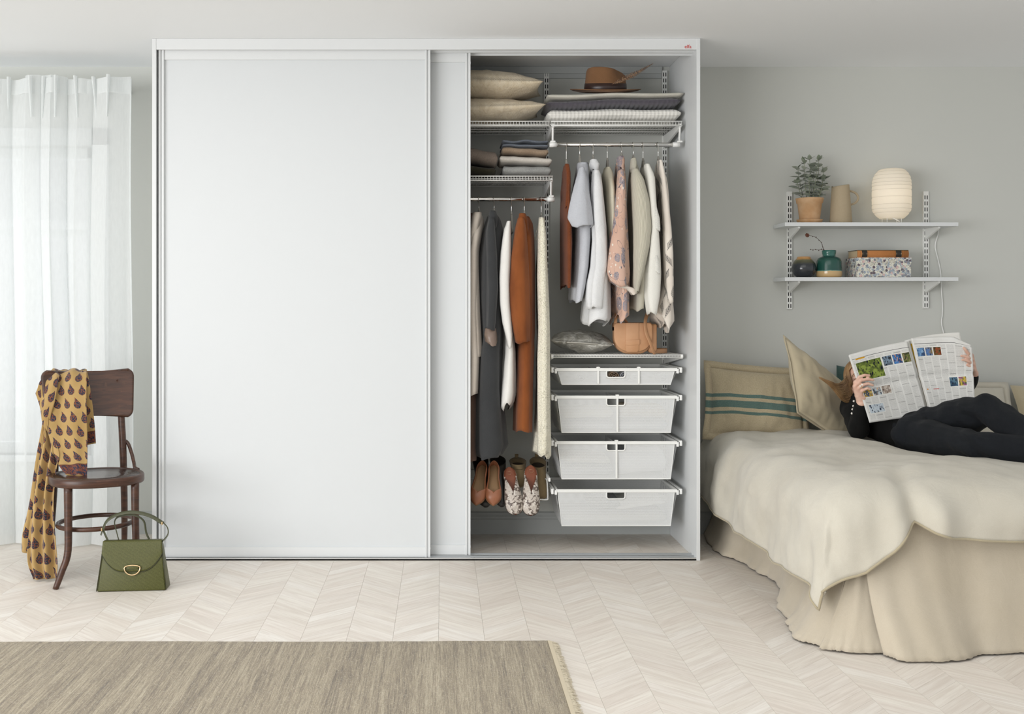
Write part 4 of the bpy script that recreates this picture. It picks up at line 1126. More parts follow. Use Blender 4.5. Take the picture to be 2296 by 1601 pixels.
pump_m = plain('brown_leather', '966043', 0.38, bump=0.05); pump_in = plain('tan_insole', '9a7a56', 0.6)
pw = prof([(0, 0.003), (0.015, 0.010), (0.05, 0.019), (0.15, 0.028), (0.35, 0.028), (0.55, 0.034), (0.72, 0.040), (0.84, 0.036), (0.93, 0.022), (1.0, 0.002)])
ph = prof([(0, 0.052), (0.2, 0.046), (0.45, 0.030), (0.7, 0.034), (0.85, 0.030), (1.0, 0.006)])
G1 = 'brown leather pumps on the shoe rack'
shoe('leather_pump', 'brown pointed leather pump nearest the sliding door', G1, P(1067, 1133, 5.575), P(1082, 1043, 5.70), 0.04, pump_m, pump_in, pw, 0.72, ph, heel_h=0.07, throat=0.10, vcut=3.0)
shoe('leather_pump', 'brown pointed leather pump beside the snakeskin mules', G1, P(1106, 1134, 5.575), P(1107, 1043, 5.70), 0.04, pump_m, pump_in, pw, 0.72, ph, heel_h=0.07, throat=0.10, vcut=3.0)
def snake():
    m = Mat('snakeskin', 'd6cabd', 0.4, 0, 0.5); n = m.noise(m.tex(), 34, 3, 0.6, 1.0); v = m.voro(m.tex(), 330, 0.4)
    c = m.mix(n.step(0.47, 0.53), 'dacfc3', '6a5c54'); c = m.mix(m.noise(m.tex(), 60, 2).step(0.55, 0.6), c, 'efe7dc')
    m.color(m.mix(v.step(0.25, 0.55) * 0.35, c, '51463f')); m.bump(v, 0.3, 0.001); return m.m
sn = snake(); mi = plain('cognac_insole', '8a4f37', 0.5)
mw = prof([(0, 0.004), (0.02, 0.014), (0.07, 0.026), (0.18, 0.032), (0.35, 0.033), (0.55, 0.040), (0.74, 0.0445), (0.88, 0.040), (0.95, 0.030), (0.985, 0.018), (1.0, 0.006)])
mh = prof([(0, 0.004), (0.22, 0.006), (0.34, 0.030), (0.55, 0.045), (0.8, 0.040), (1.0, 0.012)])
G2 = 'snakeskin mules on the shoe rack'
def stamp(root, px, py):
    c = P(px, py, 5.655)
    MB().tube([c + V((0.011 * cos(2 * pi * k / 20), -0.004 - 0.004 * sin(2 * pi * k / 20), 0.009 * sin(2 * pi * k / 20))) for k in range(20)], 0.0006, 4, closed=True).make('stamp', M['gold'], root)
for a, b, lb in (((1156, 1154), (1141, 1048), 'snakeskin-print mule with cognac insole beside the pumps'), ((1190, 1156), (1190, 1044), 'snakeskin-print mule with cognac insole nearest the drawers')):
    r = shoe('snakeskin_mule', lb, G2, P(*a, 5.565), P(*b, 5.70), 0.04, sn, mi, mw, 0.66, mh, heel_h=0.05, throat=0.42, vcut=0.8, sole=plain('stacked_sole', '3a2c26', 0.6))
    stamp(r, b[0] + 0.5, b[1] + 12)
def boot(name, label, grp, top, toe, mat, inner, r=0.042, tab=True):
    """ankle boot seen behind the front row, tilted on the rack"""
    top, toe = V(top), V(toe)
    root = thing(name, label, 'boot', tuple(toe), grp)
    d = (toe - top).normalized(); xr = V((1, 0, 0)); xr = (xr - d * d.x).normalized(); nn = xr.cross(d).normalized()
    if nn.y > 0: nn = -nn
    rings = []; L = (toe - top).length
    for k in range(16):
        t = k / 15; rr = r * interp([(0, 1.0), (0.25, 0.86), (0.5, 0.9), (0.8, 1.0), (0.95, 0.75), (1, 0.3)], t)[0]
        dep = r * interp([(0, 1.1), (0.3, 1.0), (0.6, 0.75), (1, 0.3)], t)[0]
        rings.append([top + d * (L * t) + xr * rr * cos(2 * pi * q / 24) + nn * dep * (sin(2 * pi * q / 24)) - d * (0.055 * (1 - t) ** 3 * -sin(2 * pi * q / 24)) for q in range(24)])
    mb = MB().loft(rings, False); mb.f.append(tuple(15 * 24 + k for k in range(24)))
    mb.make('upper', mat, root, solid=0.003)
    MB().loft([[top + d * 0.03 + (p - top) * 0.9 for p in rings[0]], [top + d * 0.036 + (p - top) * 0.01 for p in rings[0]]], False).make('lining', inner, root)
    if tab:
        b = top - nn * r * 1.05 - d * 0.055
        MB().box(-0.009, 0.009, -0.002, 0.002, -0.006, 0.016, Matrix.Translation(b)).make('pull_tab', mat, root, smooth=False, bevel=0.001)
bm = suede('gold_olive_leather', '8a7758', '6f5f45'); bi = plain('boot_lining', '3a3024', 0.8)
G3 = 'olive gold ankle boots on the back of the shoe rack'
boot('ankle_boot', 'olive gold ankle boot standing between the snakeskin mules', G3, P(1161, 1034, 5.80), P(1166, 1090, 5.70), bm, bi)
boot('ankle_boot', 'olive gold ankle boot behind the mule nearest the drawers', G3, P(1206, 1036, 5.80), P(1212, 1120, 5.68), bm, bi)
dm = plain('black_leather', '2b2723', 0.4); di = plain('dark_shoe_lining', '1f1813', 0.7)
G4 = 'black shoes on the back of the shoe rack'
boot('black_shoe', 'black leather shoe behind the pump nearest the sliding door', G4, P(1077, 1032, 5.80), P(1090, 1135, 5.64), dm, di, 0.040, False)
boot('black_shoe', 'black leather shoe behind the pump beside the mules', G4, P(1116, 1032, 5.80), P(1126, 1134, 5.64), dm, di, 0.040, False)

# ================================================================== WALL SHELVES
UPG = 'slotted uprights of the wall shelves'
upright('wall_upright', 'white slotted wall upright behind the terracotta pot', 'upright', UPG, 1.861, 1.203, 1.831)
upright('wall_upright', 'white slotted wall upright beside the paper lamp', 'upright', UPG, 2.590, 1.207, 1.832)
SHY = 5.865
ZS1, ZS2 = PZ(498.5, SHY), PZ(621.5, SHY)
for z, lb in ((ZS1, 'white wall shelf carrying plant, jug and paper lamp'), (ZS2, 'white wall shelf carrying vases, box and book')):
    root = thing('wall_shelf', lb, 'shelf', (2.22, 5.96, z - 0.05), 'white shelves on the grey wall')
    bx('board', PX(1760, SHY), PX(2149, SHY), SHY, WALL - 0.002, z - 0.0195, z, M['white'], root, bevel=0.001)
    for x in (1.861, 2.590):
        plate('shelf_bracket', [(SHY + 0.03, z - 0.0195), (SHY + 0.03, z - 0.028), (SHY + 0.045, z - 0.034), (WALL - 0.016, z - 0.078), (WALL - 0.013, z - 0.078), (WALL - 0.013, z - 0.0195)],
              (x - 0.006, x + 0.006), M['wire'], root, axis=0, smooth=False, bevel=0.0015)

def terracotta():
    m = Mat('terracotta', 'c48a5c', 0.85, 0, 0.2); n = m.noise(m.tex(), 16, 4); m.color(m.mix(n.step(0.3, 0.75), 'c49a70', 'd4b18c')); m.bump(m.noise(m.tex(), 200, 2), 0.15, 0.001); return m.m
def plant():
    c = V((PX(1816, 5.95), 5.955, ZS1)); root = thing('potted_plant', 'leafy grey-green herb in a terracotta pot with saucer', 'potted plant', c)
    tc = terracotta()
    MB().lathe([(0.0, 0.0), (0.060, 0.0), (0.066, 0.018), (0.068, 0.020), (0.063, 0.020), (0.058, 0.006), (0.0, 0.006)], c, 40).make('saucer', tc, root)
    MB().lathe([(0.0, 0.008), (0.048, 0.008), (0.0505, 0.012), (0.062, 0.105), (0.0665, 0.107), (0.0705, 0.128), (0.073, 0.131), (0.069, 0.133), (0.064, 0.128), (0.058, 0.115), (0.0, 0.112)], c, 40).make('pot', tc, root)
    MB().lathe([(0.0, 0.117), (0.04, 0.118), (0.061, 0.116), (0.061, 0.112), (0.0, 0.11)], c, 24).make('soil', plain('soil', '2e261e', 0.95, bump=0.6, bscale=120), root)
    lm = Mat('sage_leaf', '7b8570', 0.75, 0, 0.25, 0.3); oi = lm.nt.nodes.new('ShaderNodeObjectInfo')
    lm.color(lm.ramp(S(lm.nt, oi.outputs['Random']), [(0, '66705c'), (0.4, '7d8771'), (0.75, '979f8b'), (1, 'b3b9a8')]))
    sm = plain('pale_stem', '8e9477', 0.7)
    rnd = random.Random(5)
    # leaf shapes: small curved ovate blades
    shapes = []
    for cup in (0.10, 0.22, -0.05):
        vs, f = [], []; nl, nw = 8, 4
        for j in range(nl + 1):
            t = j / nl; w = 0.31 * (sin(pi * min(1, t ** 0.8)) ** 0.75) + 0.01
            for i in range(nw + 1):
                s = -1 + 2 * i / nw
                vs.append((t, w * s, cup * (abs(s) * w * 1.6) - 0.22 * t * t + 0.05 * t))
        for j in range(nl):
            for i in range(nw): a = j * (nw + 1) + i; f.append((a, a + 1, a + nw + 2, a + nw + 1))
        me = bpy.data.meshes.new('leaf'); me.from_pydata(vs, [], f); me.materials.append(lm.m)
        for p in me.polygons: p.use_smooth = True
        shapes.append(me)
    base = ORG[root.name]
    def leaf(p, d, size, roll):
        q = d.to_track_quat('X', 'Z').to_matrix().to_4x4() @ Matrix.Rotation(roll, 4, 'X')
        o = bpy.data.objects.new('leaf', rnd.choice(shapes)); COL.objects.link(o); o.parent = root
        o.matrix_local = Matrix.Translation(p - base) @ q @ Matrix.Diagonal((size, size, size, 1))
    tips = [(-0.062, 0.0, 0.285), (-0.035, -0.02, 0.315), (0.0, 0.0, 0.335), (0.045, -0.01, 0.33), (0.075, 0.0, 0.27), (0.06, -0.03, 0.225), (-0.07, -0.02, 0.21), (0.02, -0.05, 0.27), (-0.02, -0.05, 0.24), (0.03, 0.03, 0.28)]
    for tx, ty, tz in tips:
        b = c + V((tx * 0.5 + rnd.uniform(-.01, .01), ty * 0.7, 0.115)); e = c + V((tx, ty, tz))
        pts = spline([b, b.lerp(e, 0.5) + V((tx * 0.1, -0.006, 0.008)), e], 12)
        MB().tube(pts, [0.0020 - 0.0009 * k / 11 for k in range(12)], 6).make('stem', sm, root)
        for k in (2, 4, 6, 8, 9, 11):
            for s in (-1, 1):
                a = k * 1.57 + (0 if s > 0 else pi) + rnd.uniform(-.4, .4)
                d = V((cos(a), sin(a) * 0.8, rnd.uniform(0.0, 0.7))).normalized()
                leaf(pts[k], d, rnd.uniform(0.034, 0.056) * (1.0 if k < 10 else 0.85), rnd.uniform(-.5, .5))
        leaf(pts[-1], V((rnd.uniform(-.4, .4), rnd.uniform(-.5, .2), 0.8)), 0.034, 0)
        leaf(pts[-1], V((rnd.uniform(-.9, .9), rnd.uniform(-.6, 0), 0.5)), 0.038, 0.3)
plant()
def jug():
    c = V((PX(1886, 5.95), 5.955, ZS1)); m = fabric('matt_stoneware', 'b3a389', 'ab9b80', 500, 0.08, rough=0.75, sheen=0)
    root = thing('ceramic_jug', 'tall matt beige jug with a round handle', 'jug', c)
    prof_ = [(0.0, 0.0), (0.056, 0.0), (0.0575, 0.003), (0.043, 0.185), (0.0425, 0.197), (0.0405, 0.199), (0.040, 0.19), (0.052, 0.01), (0.0, 0.008)]
    n = 40; rings = []
    for r, z in prof_:
        rings.append([c + V((r * cos(2 * pi * k / n), r * sin(2 * pi * k / n), z + (0.006 * cos(2 * pi * k / n) if z > 0.15 else 0))) for k in range(n)])
        if z > 0.15: rings[-1][n // 2] += V((-0.006, 0, 0.004))
    MB().loft(rings, True).make('jug_body', m, root)
    h = [c + V((0.040 + 0.047 * sin(pi * t) + 0.010 * t * 0.9 - 0.004, 0, 0.168 - 0.070 * t + 0.006 * sin(pi * t))) for t in [k / 20 for k in range(21)]]
    h = [c + V((0.043 + 0.048 * sin(a), 0, 0.135 + 0.036 * cos(a))) for a in [lerp(-0.05, pi + 0.25, k / 20) for k in range(21)]]
    MB().tube(h, 0.0058, 10).make('handle', m, root)
jug()
def lamp():
    c = V((PX(2000, 5.95), 5.955, ZS1)); root = thing('paper_lamp', 'glowing white ribbed paper lantern lamp on short wire legs', 'lamp', c)
    m = Mat('rice_paper', 'f5f1e6', 0.9, 0, 0.1)
    d = m.node('BsdfDiffuse', Color=lin('f4f1ea')); t = m.node('BsdfTranslucent', Color=lin('fbf3e2')); x = m.node('MixShader', Fac=0.42)
    b = m.nt.nodes.new('ShaderNodeBump'); b.inputs['Strength'].default_value = 0.4; b.inputs['Distance'].default_value = 0.004
    m.nt.links.new(m.noise(m.scaled('Object', (1, 1, 0.35)), 60, 4).k, b.inputs['Height'])
    for n in (d, t): m.nt.links.new(b.outputs[0], n.inputs['Normal'])
    m.nt.links.new(d.outputs[0], x.inputs[1]); m.nt.links.new(t.outputs[0], x.inputs[2]); m.nt.links.new(x.outputs[0], m.nt.nodes['Material Output'].inputs[0])
    z0, z1, R = 0.026, 0.288, 0.097; n = 56; rings = []; ribs = [0.055, 0.075, 0.098, 0.137, 0.175, 0.196, 0.213, 0.232, 0.252, 0.270]
    zs_ = [z0 + (z1 - z0) * k / 80 for k in range(81)]
    def rad(z):
        if z < z0 + 0.055: a = (z - z0) / 0.055; r = 0.058 + (R - 0.058) * sin(a * pi / 2) ** 0.9
        elif z > z1 - 0.085: a = (z - (z1 - 0.085)) / 0.085; r = 0.040 + (R - 0.040) * (max(0.0, 1 - a ** 2.1) ** 0.5)
        else: r = R
        near = min(abs(z - q) for q in ribs)
        return r - 0.0022 * exp(-(near / 0.003) ** 2) + 0.001
    for z in zs_: rings.append([c + V(((rad(z) + 0.0012 * nz(3 * cos(2 * pi * k / n), 3 * sin(2 * pi * k / n), z * 60)) * cos(2 * pi * k / n), rad(z) * sin(2 * pi * k / n), z)) for k in range(n)])
    mb = MB().loft(rings, False); mb.make('shade', m.m, root)
    for z in ribs:
        r = rad(z) + 0.0006; MB().tube([c + V((r * cos(2 * pi * k / 48), r * sin(2 * pi * k / 48), z)) for k in range(48)], 0.0007, 4, closed=True).make('rib', plain('rib_wire', 'cfc9bb', 0.8), root)
    for a in (0.7, 2.3, 3.9, 5.5):
        p = c + V((0.052 * cos(a), 0.052 * sin(a), 0)); MB().tube([p + V((0, 0, 0.0015)), p + V((0, 0, 0.03))], 0.0015, 6).make('leg', M['wire'], root)
    MB().tube([c + V((0.052 * cos(2 * pi * k / 30), 0.052 * sin(2 * pi * k / 30), 0.03)) for k in range(30)], 0.0015, 6, closed=True).make('base_ring', M['wire'], root)
    bm = Mat('bulb', 'fff2dc'); bm.b.inputs['Emission Color'].default_value = (1, 0.82, 0.58, 1); bm.b.inputs['Emission Strength'].default_value = 1.0
    MB().lathe([(0.0, 0.03), (0.013, 0.035), (0.014, 0.06), (0.03, 0.09), (0.03, 0.105), (0.018, 0.128), (0.0, 0.132)], c, 20).make('bulb', bm.m, root)
    pl = bpy.data.lights.new('lamp_light', 'POINT'); pl.energy = 0.17; pl.color = (1.0, 0.88, 0.74); pl.shadow_soft_size = 0.03
    lo = bpy.data.objects.new('lamp_light', pl); COL.objects.link(lo); lo.parent = root; lo.location = (0, -0.012, 0.15)
    cord = [c + V((0.0, -0.01, 0.03)), c + V((0.03, -0.02, 0.012)), c + V((0.07, 0.04, 0.003)), V((PX(2070, 6.0), 6.02, ZS1 + 0.003)), V((PX(2100, 6.05), 6.061, ZS1 + 0.004)),
            P(2104, 508, 6.063), P(2103, 525, 6.063), P(2097, 552, 6.063), P(2104, 585, 6.063), P(2109, 612, 6.063), P(2110, 640, 6.063), P(2113, 680, 6.063), P(2113, 705, 6.063), P(2111, 725, 6.063), P(2118, 760, 6.063), P(2122, 820, 6.063), P(2124, 900, 6.063)]
    MB().tube(spline(cord, 120), 0.0028, 8).make('cord', M['plastic'], root)
lamp()
def glaze(name, stops, zmax, rough=0.12):
    m = Mat(name, '333333', rough, 0, 0.6); z = m.xyz()[2]; n = m.noise(m.tex(), 30, 3)
    m.color(m.ramp((z + n * 0.008 - 0.004) / zmax, stops)); return m.m
def vases():
    c = V((PX(1803, 5.95), 5.955, ZS2))
    m = glaze('dark_blue_glaze', [(0.0, '2a2c30'), (0.62, '34383c'), (0.74, '54543f'), (0.83, '6c6a50'), (0.90, 'b98a52'), (1.0, 'c79a68')], 0.110)
    o = MB().lathe([(0, 0), (0.034, 0.0), (0.050, 0.012), (0.0615, 0.034), (0.063, 0.052), (0.058, 0.073), (0.046, 0.092), (0.036, 0.101), (0.034, 0.108), (0.032, 0.110), (0.029, 0.107), (0.03, 0.098), (0.0, 0.09)], c, 44).make('round_vase', m)
    tag(o, 'squat dark blue-black glazed vase with an ochre neck', 'vase')
    c = V((PX(1858, 5.95), 5.945, ZS2))
    m = glaze('green_glaze', [(0.0, 'c2a273'), (0.225, 'c6a878'), (0.245, '4f8f86'), (0.27, '1d4b42'), (0.6, '245248'), (0.75, '1d463f'), (0.82, '3a6d63'), (1.0, '2d6258')], 0.144)
    o = MB().lathe([(0, 0), (0.058, 0.0), (0.063, 0.005), (0.0665, 0.015), (0.0655, 0.035), (0.0635, 0.065), (0.0625, 0.086), (0.056, 0.101), (0.040, 0.109), (0.033, 0.112), (0.0325, 0.118), (0.035, 0.128), (0.036, 0.141), (0.034, 0.143), (0.031, 0.140), (0.029, 0.118), (0.0, 0.11)], c, 44).make('green_vase', m)
    tag(o, 'glossy green glazed bottle vase with a tan base', 'vase')
    tw = plain('dried_twig', '4a352b', 0.8); base = c + V((-0.018, 0, 0.118))
    root = thing('dried_twig', 'dried twig with small buds leaning out of the green vase', 'twig', base)
    for pts, tip in (([base, P(1846, 558, 5.945), P(1842, 545, 5.94), P(1834, 536, 5.94), P(1824, 530, 5.94), P(1810, 527.5, 5.94)], True), ([base + V((0.002, 0, 0)), P(1847, 559, 5.94), P(1838, 560.5, 5.94), P(1826, 560, 5.94), P(1816, 560, 5.94)], False)):
        sp = spline(pts, 30); br = MB().tube(sp, [0.0016 - 0.0008 * k / 29 for k in range(30)], 6).make('branch', tw, root)
        bd = MB()
        for k in range(8, 29, 4): bd.ball(sp[k] + V((0, -0.001, 0.0025 if k % 8 else -0.0025)), 0.0026, 6)
        o = bd.make('buds', tw, br); o['kind'] = 'stuff'; o.name = 'bud_spray'
        if tip:
            fl = MB()
            for k in range(7): fl.ball(sp[-1] + V((0.006 * cos(k * 0.9), 0.004 * sin(k), 0.006 * sin(k * 0.9))), 0.0055, 7)
            o = fl.make('seed_head', plain('seed_head', '6b4334', 0.9), root); o['kind'] = 'stuff'
vases()
def terrazzo():
    m = Mat('speckled_paper', 'd8d6ca', 0.7); o = m.tex()
    d = m.noise(o, 30, 2, 0.5, 0, 1); n = m.node('VectorMath', operation='MULTIPLY_ADD'); m.nt.links.new(d.k, n.inputs[0]); n.inputs[1].default_value = (0.012,) * 3; m.nt.links.new(o.k, n.inputs[2]); ov = S(m.nt, n.outputs[0])
    a = m.voro(ov, 75, 1.0); ac = m.voro(ov, 75, 1.0, out=1)
    g = m.nt.nodes.new('ShaderNodeSeparateColor'); m.nt.links.new(ac.k, g.inputs[0]); r = S(m.nt, g.outputs[0])
    pal = m.ramp(r, [(0.0, '9fa9b3'), (0.25, 'b9c0c6'), (0.42, 'd6b9b4'), (0.55, '6a5e66'), (0.68, 'c9c5b6'), (0.84, '8a8c93')], True)
    c = m.mix(a.lt(0.60), 'dedccf', pal)
    b = m.voro(o, 190, 1.0); c = m.mix(b.lt(0.27), c, '3d3a42'); m.color(c); return m.m
def box_and_book():
    tz = terrazzo(); x0, x1 = PX(1920, 5.885), PX(2044, 5.885); yf, yb = 5.885, 6.04; zt = PZ(577.5, 5.885)
    root = thing('storage_box', 'speckled terrazzo-pattern storage box under the orange book', 'box', ((x0 + x1) / 2, 5.96, ZS2))
    bx('box_body', x0 + 0.002, x1 - 0.002, yf + 0.002, yb, ZS2 + 0.0005, zt - 0.028, tz, root, bevel=0.001)
    bx('lid', x0, x1, yf, yb + 0.002, zt - 0.0275, zt, tz, root, bevel=0.0012)
    bk = thing('orange_book', 'old orange cloth-bound book with dark spine labels lying on the box', 'book', ((x0 + x1) / 2, 5.95, zt))
    bx0, bx1 = PX(1923, 5.90), PX(2037, 5.90); zb = PZ(560.5, 5.90)
    cl = fabric('orange_cloth', 'bf8350', 'b07443', 900, 0.2, sheen=0)
    bx('back_cover', bx0, bx1, 5.90, 6.045, zt + 0.0003, zt + 0.003, cl, bk); bx('front_cover', bx0, bx1, 5.90, 6.045, zb - 0.003, zb, plain('dark_green_cloth', '4c4a3a', 0.8), bk)
    mp = Mat('book_pages', 'cdbb9c', 0.9); z = mp.xyz()[2]; mp.color(mp.mix((z * 4000.0).sin().step(-1, 1), 'b39a72', 'd6c6a8'))
    bx('pages', bx0 + 0.003, bx1 - 0.003, 5.907, 6.041, zt + 0.003, zb - 0.003, mp.m, bk)
    rings = []
    for x in (bx0 - 0.0003, bx1 + 0.0003):
        rings.append([V((x, 5.902 - 0.007 * sin(pi * k / 10), lerp(zt + 0.0004, zb, k / 10))) for k in range(11)] + [V((x, 5.905, zb)), V((x, 5.905, zt + 0.0004))])
    sp = MB().loft(rings).make('spine', cl, bk)
    lab = plain('spine_label', '2b2722', 0.6)
    for a, b in ((1933, 1945), (2009, 2022)):
        xa, xb = PX(a, 5.895), PX(b, 5.895)
        rings = [[V((x, 5.902 - 0.0078 * sin(pi * k / 10), lerp(zt + 0.0006, zb - 0.0002, k / 10))) for k in range(11)] for x in (xa, xb)]
        l = MB().loft(rings, False, closed=False).make('spine_label', lab, sp)
        g2 = MB()
        for x in (xa + 0.003, xb - 0.003): g2.tube([V((x, 5.8925, zt + 0.008)), V((x, 5.8925, zb - 0.008))], 0.0007, 4)
        g2.f = g2.f; o = g2.make('gilt_line', M['gold'], bk); o['kind'] = 'stuff'
    for x in (1929, 1948, 2005, 2026):
        xx = PX(x, 5.895); MB().tube([V((xx, 5.902 - 0.0072 * sin(pi * k / 10), lerp(zt + 0.0008, zb - 0.0004, k / 10))) for k in range(11)], 0.0009, 5).make('raised_band', cl, sp)
box_and_book()

# ================================================================== RUG
def rug():
    m = Mat('wool_rug', 'a3947e', 0.95, 0, 0.1, 0.3)
    st = m.noise(m.scaled('Object', (1, 0.02, 1)), 48, 6, 0.8); st2 = m.noise(m.scaled('Object', (1, 0.04, 1)), 230, 4, 0.7, 0.8); fl = m.noise(m.tex(), 420, 2)
    base = m.ramp(st * 0.55 + st2 * 0.45, [(0.36, '655c4f'), (0.44, '8a7c66'), (0.50, 'a19279'), (0.56, 'b5a78c'), (0.64, 'cec3aa')])
    gr = m.noise(m.scaled('Object', (1, 0.45, 1)), 260, 3, 0.7); c = m.mix(gr.step(0.54, 0.66) * 0.55, base, '847a6a'); c = m.mix((1.0 - gr).step(0.54, 0.66) * 0.5, c, 'd8cfba'); m.color(m.mix(fl.step(0.58, 0.72) * 0.35, c, 'b49c78'))
    m.bump(fl + st2, 0.9, 0.004)
    xr, xl, yb, ya = 0.392, -2.7, 4.083, 2.6
    nx, ny = 240, 60; vs = []
    for j in range(ny):
        t = j / (ny - 1)
        for i in range(nx):
            s = i / (nx - 1); x = lerp(xl, xr, s); y = lerp(ya, yb, t)
            if j == ny - 1: y += 0.004 * nz(x * 9) + 0.005 * sin(x * 4) + 0.01 * sstep(0.3, 1, s)
            if i == nx - 1: x += 0.006 * nz(y * 5)
            edge = min(1, min(s, 1 - s) * nx / 2, min(t, 1 - t) * ny / 2)
            vs.append(V((x, y, 0.003 + 0.007 * (0.4 + 0.6 * edge) + 0.0012 * nz(x * 45, y * 9) * edge)))
    root = thing('woven_rug', 'beige and grey heathered wool rug with a cream fringe', 'rug', (-1.2, 3.3, 0))
    mesh('rug_pile', vs, grid_faces(nx, ny), m.m, root)
    bx('rug_backing', xl, xr - 0.002, ya, yb - 0.006, 0.0005, 0.0045, m.m, root)
    rnd = random.Random(3); mb = MB()
    for k in range(620):
        y = lerp(ya, yb - 0.004, k / 619) + rnd.uniform(-.001, .001); L = rnd.uniform(0.018, 0.032); dy = rnd.uniform(-.006, .006)
        mb.tube([V((xr - 0.004, y, 0.008)), V((xr + L * 0.5, y + dy * 0.3, 0.0055 + rnd.uniform(0, .003))), V((xr + L, y + dy, 0.0022))], [0.0016, 0.0013, 0.0007], 5, False)
    o = mb.make('fringe', plain('cream_wool_fringe', 'd8cdb6', 0.95), root); o['kind'] = 'stuff'
    mb = MB()
    for k in range(420):
        y = lerp(ya, yb - 0.003, k / 419); mb.tube([V((xr - 0.010, y, 0.0105)), V((xr + 0.004, y + 0.001, 0.0085))], 0.0017, 5, False)
    o = mb.make('bound_edge', plain('cream_binding', 'd6cab2', 0.95), root); o['kind'] = 'stuff'
rug()

# ================================================================== BED
def linen(name, col, col2, crease=1.0):
    m = Mat(name, col, 0.95, 0, 0.12, 0.25)
    a = m.noise(m.scaled('Object', (1, 1, 9)), 340, 3, 0.6); b = m.noise(m.scaled('Object', (9, 9, 1)), 340, 3, 0.6)
    big = m.noise(m.tex(), 3.0, 4); cr = m.noise(m.scaled('Object', (1, 1, 1)), 9, 5, 0.62, 1.2)
    m.color(m.mix((a * 0.35 + b * 0.35 + big * 0.3).step(0.38, 0.62), col2, col))
    m.bump(a * 0.05 + b * 0.05 + cr * 0.5 * crease, 0.35, 0.02); return m.m
M['duvet'] = linen('oat_linen', 'd0cbbd', 'c4bdad', 1.3)
M['skirt'] = linen('skirt_linen', 'cbc0ad', 'bcb09a', 1.2)
M['cushion'] = linen('cushion_linen', 'c9bda2', 'b9ac8f', 0.8)
ZB = 0.575                                            # duvet top
bed = thing('bed', 'bed with a floor-length linen valance, head against the grey wall', 'bed', (2.3, 5.0, 0))
bx('mattress', 1.56, 3.10, 4.14, 6.03, 0.10, 0.52, plain('mattress_ticking', 'd9d2c2', 0.9), bed, bevel=0.04)
def panel(name, bots, tops, z1, nx, nz_, seed, amp=0.012, curl=0.03, parent=bed):
    """hanging cloth between a floor line and a top line"""
    vs = []; bs = [V((a, b, 0)) for a, b in bots]; ts = [V((a, b, 0)) for a, b in tops]
    B = spline(bs, nx); T = spline(ts, nx)
    for j in range(nz_):
        t = j / (nz_ - 1)
        for i in range(nx):
            d = (B[min(i + 1, nx - 1)] - B[max(i - 1, 0)]).normalized(); nrm = V((d.y, -d.x, 0)) * -1
            p = B[i].lerp(T[i], 1 - (1 - t) ** 1.9)
            s = i / (nx - 1) * len(bots)
            p = p + nrm * (amp * (1 - t * 0.7) * (nz(s * 1.7 + seed, t * 1.5) * 1.4 + 0.5 * sin(s * 3.1 + seed + 2 * t)))
            if j < 3: p = p + nrm * (curl * (1 - j / 3) * (0.3 + 0.7 * abs(nz(s * 2.3 + seed, 7))))
            z = 0.006 + (z1 - 0.006) * t + (0.010 * abs(nz(s * 6 + seed, 3)) * max(0, 1 - j / 2))
            vs.append(V((p.x, p.y, z)))
    return mesh(name, vs, grid_faces(nx, nz_), M['skirt'], parent, solid=0.003)
panel('valance_side', [(1.395, 6.02), (1.372, 5.62), (1.44, 5.28), (1.475, 4.98), (1.40, 4.66), (1.335, 4.36), (1.305, 4.12), (1.365, 4.02)], [(1.50, 6.02), (1.48, 5.62), (1.48, 5.28), (1.48, 4.98), (1.475, 4.66), (1.475, 4.36), (1.475, 4.15), (1.49, 4.09)], 0.50, 130, 30, 2, 0.012, -0.03)
panel('valance_corner', [(1.335, 4.005), (1.42, 3.965), (1.55, 3.945)], [(1.50, 4.09), (1.505, 4.075), (1.53, 4.07)], 0.50, 40, 26, 5, 0.008, -0.015)
panel('valance_foot', [(1.535, 3.93), (1.60, 3.855), (1.74, 3.865), (1.88, 3.93), (2.05, 3.955), (2.3, 3.96), (2.7, 3.96), (3.1, 3.97)], [(1.50, 4.045), (1.58, 4.05), (1.72, 4.05), (1.88, 4.06), (2.05, 4.06), (2.3, 4.06), (2.7, 4.06), (3.1, 4.06)], 0.50, 130, 30, 9, 0.010, -0.012)

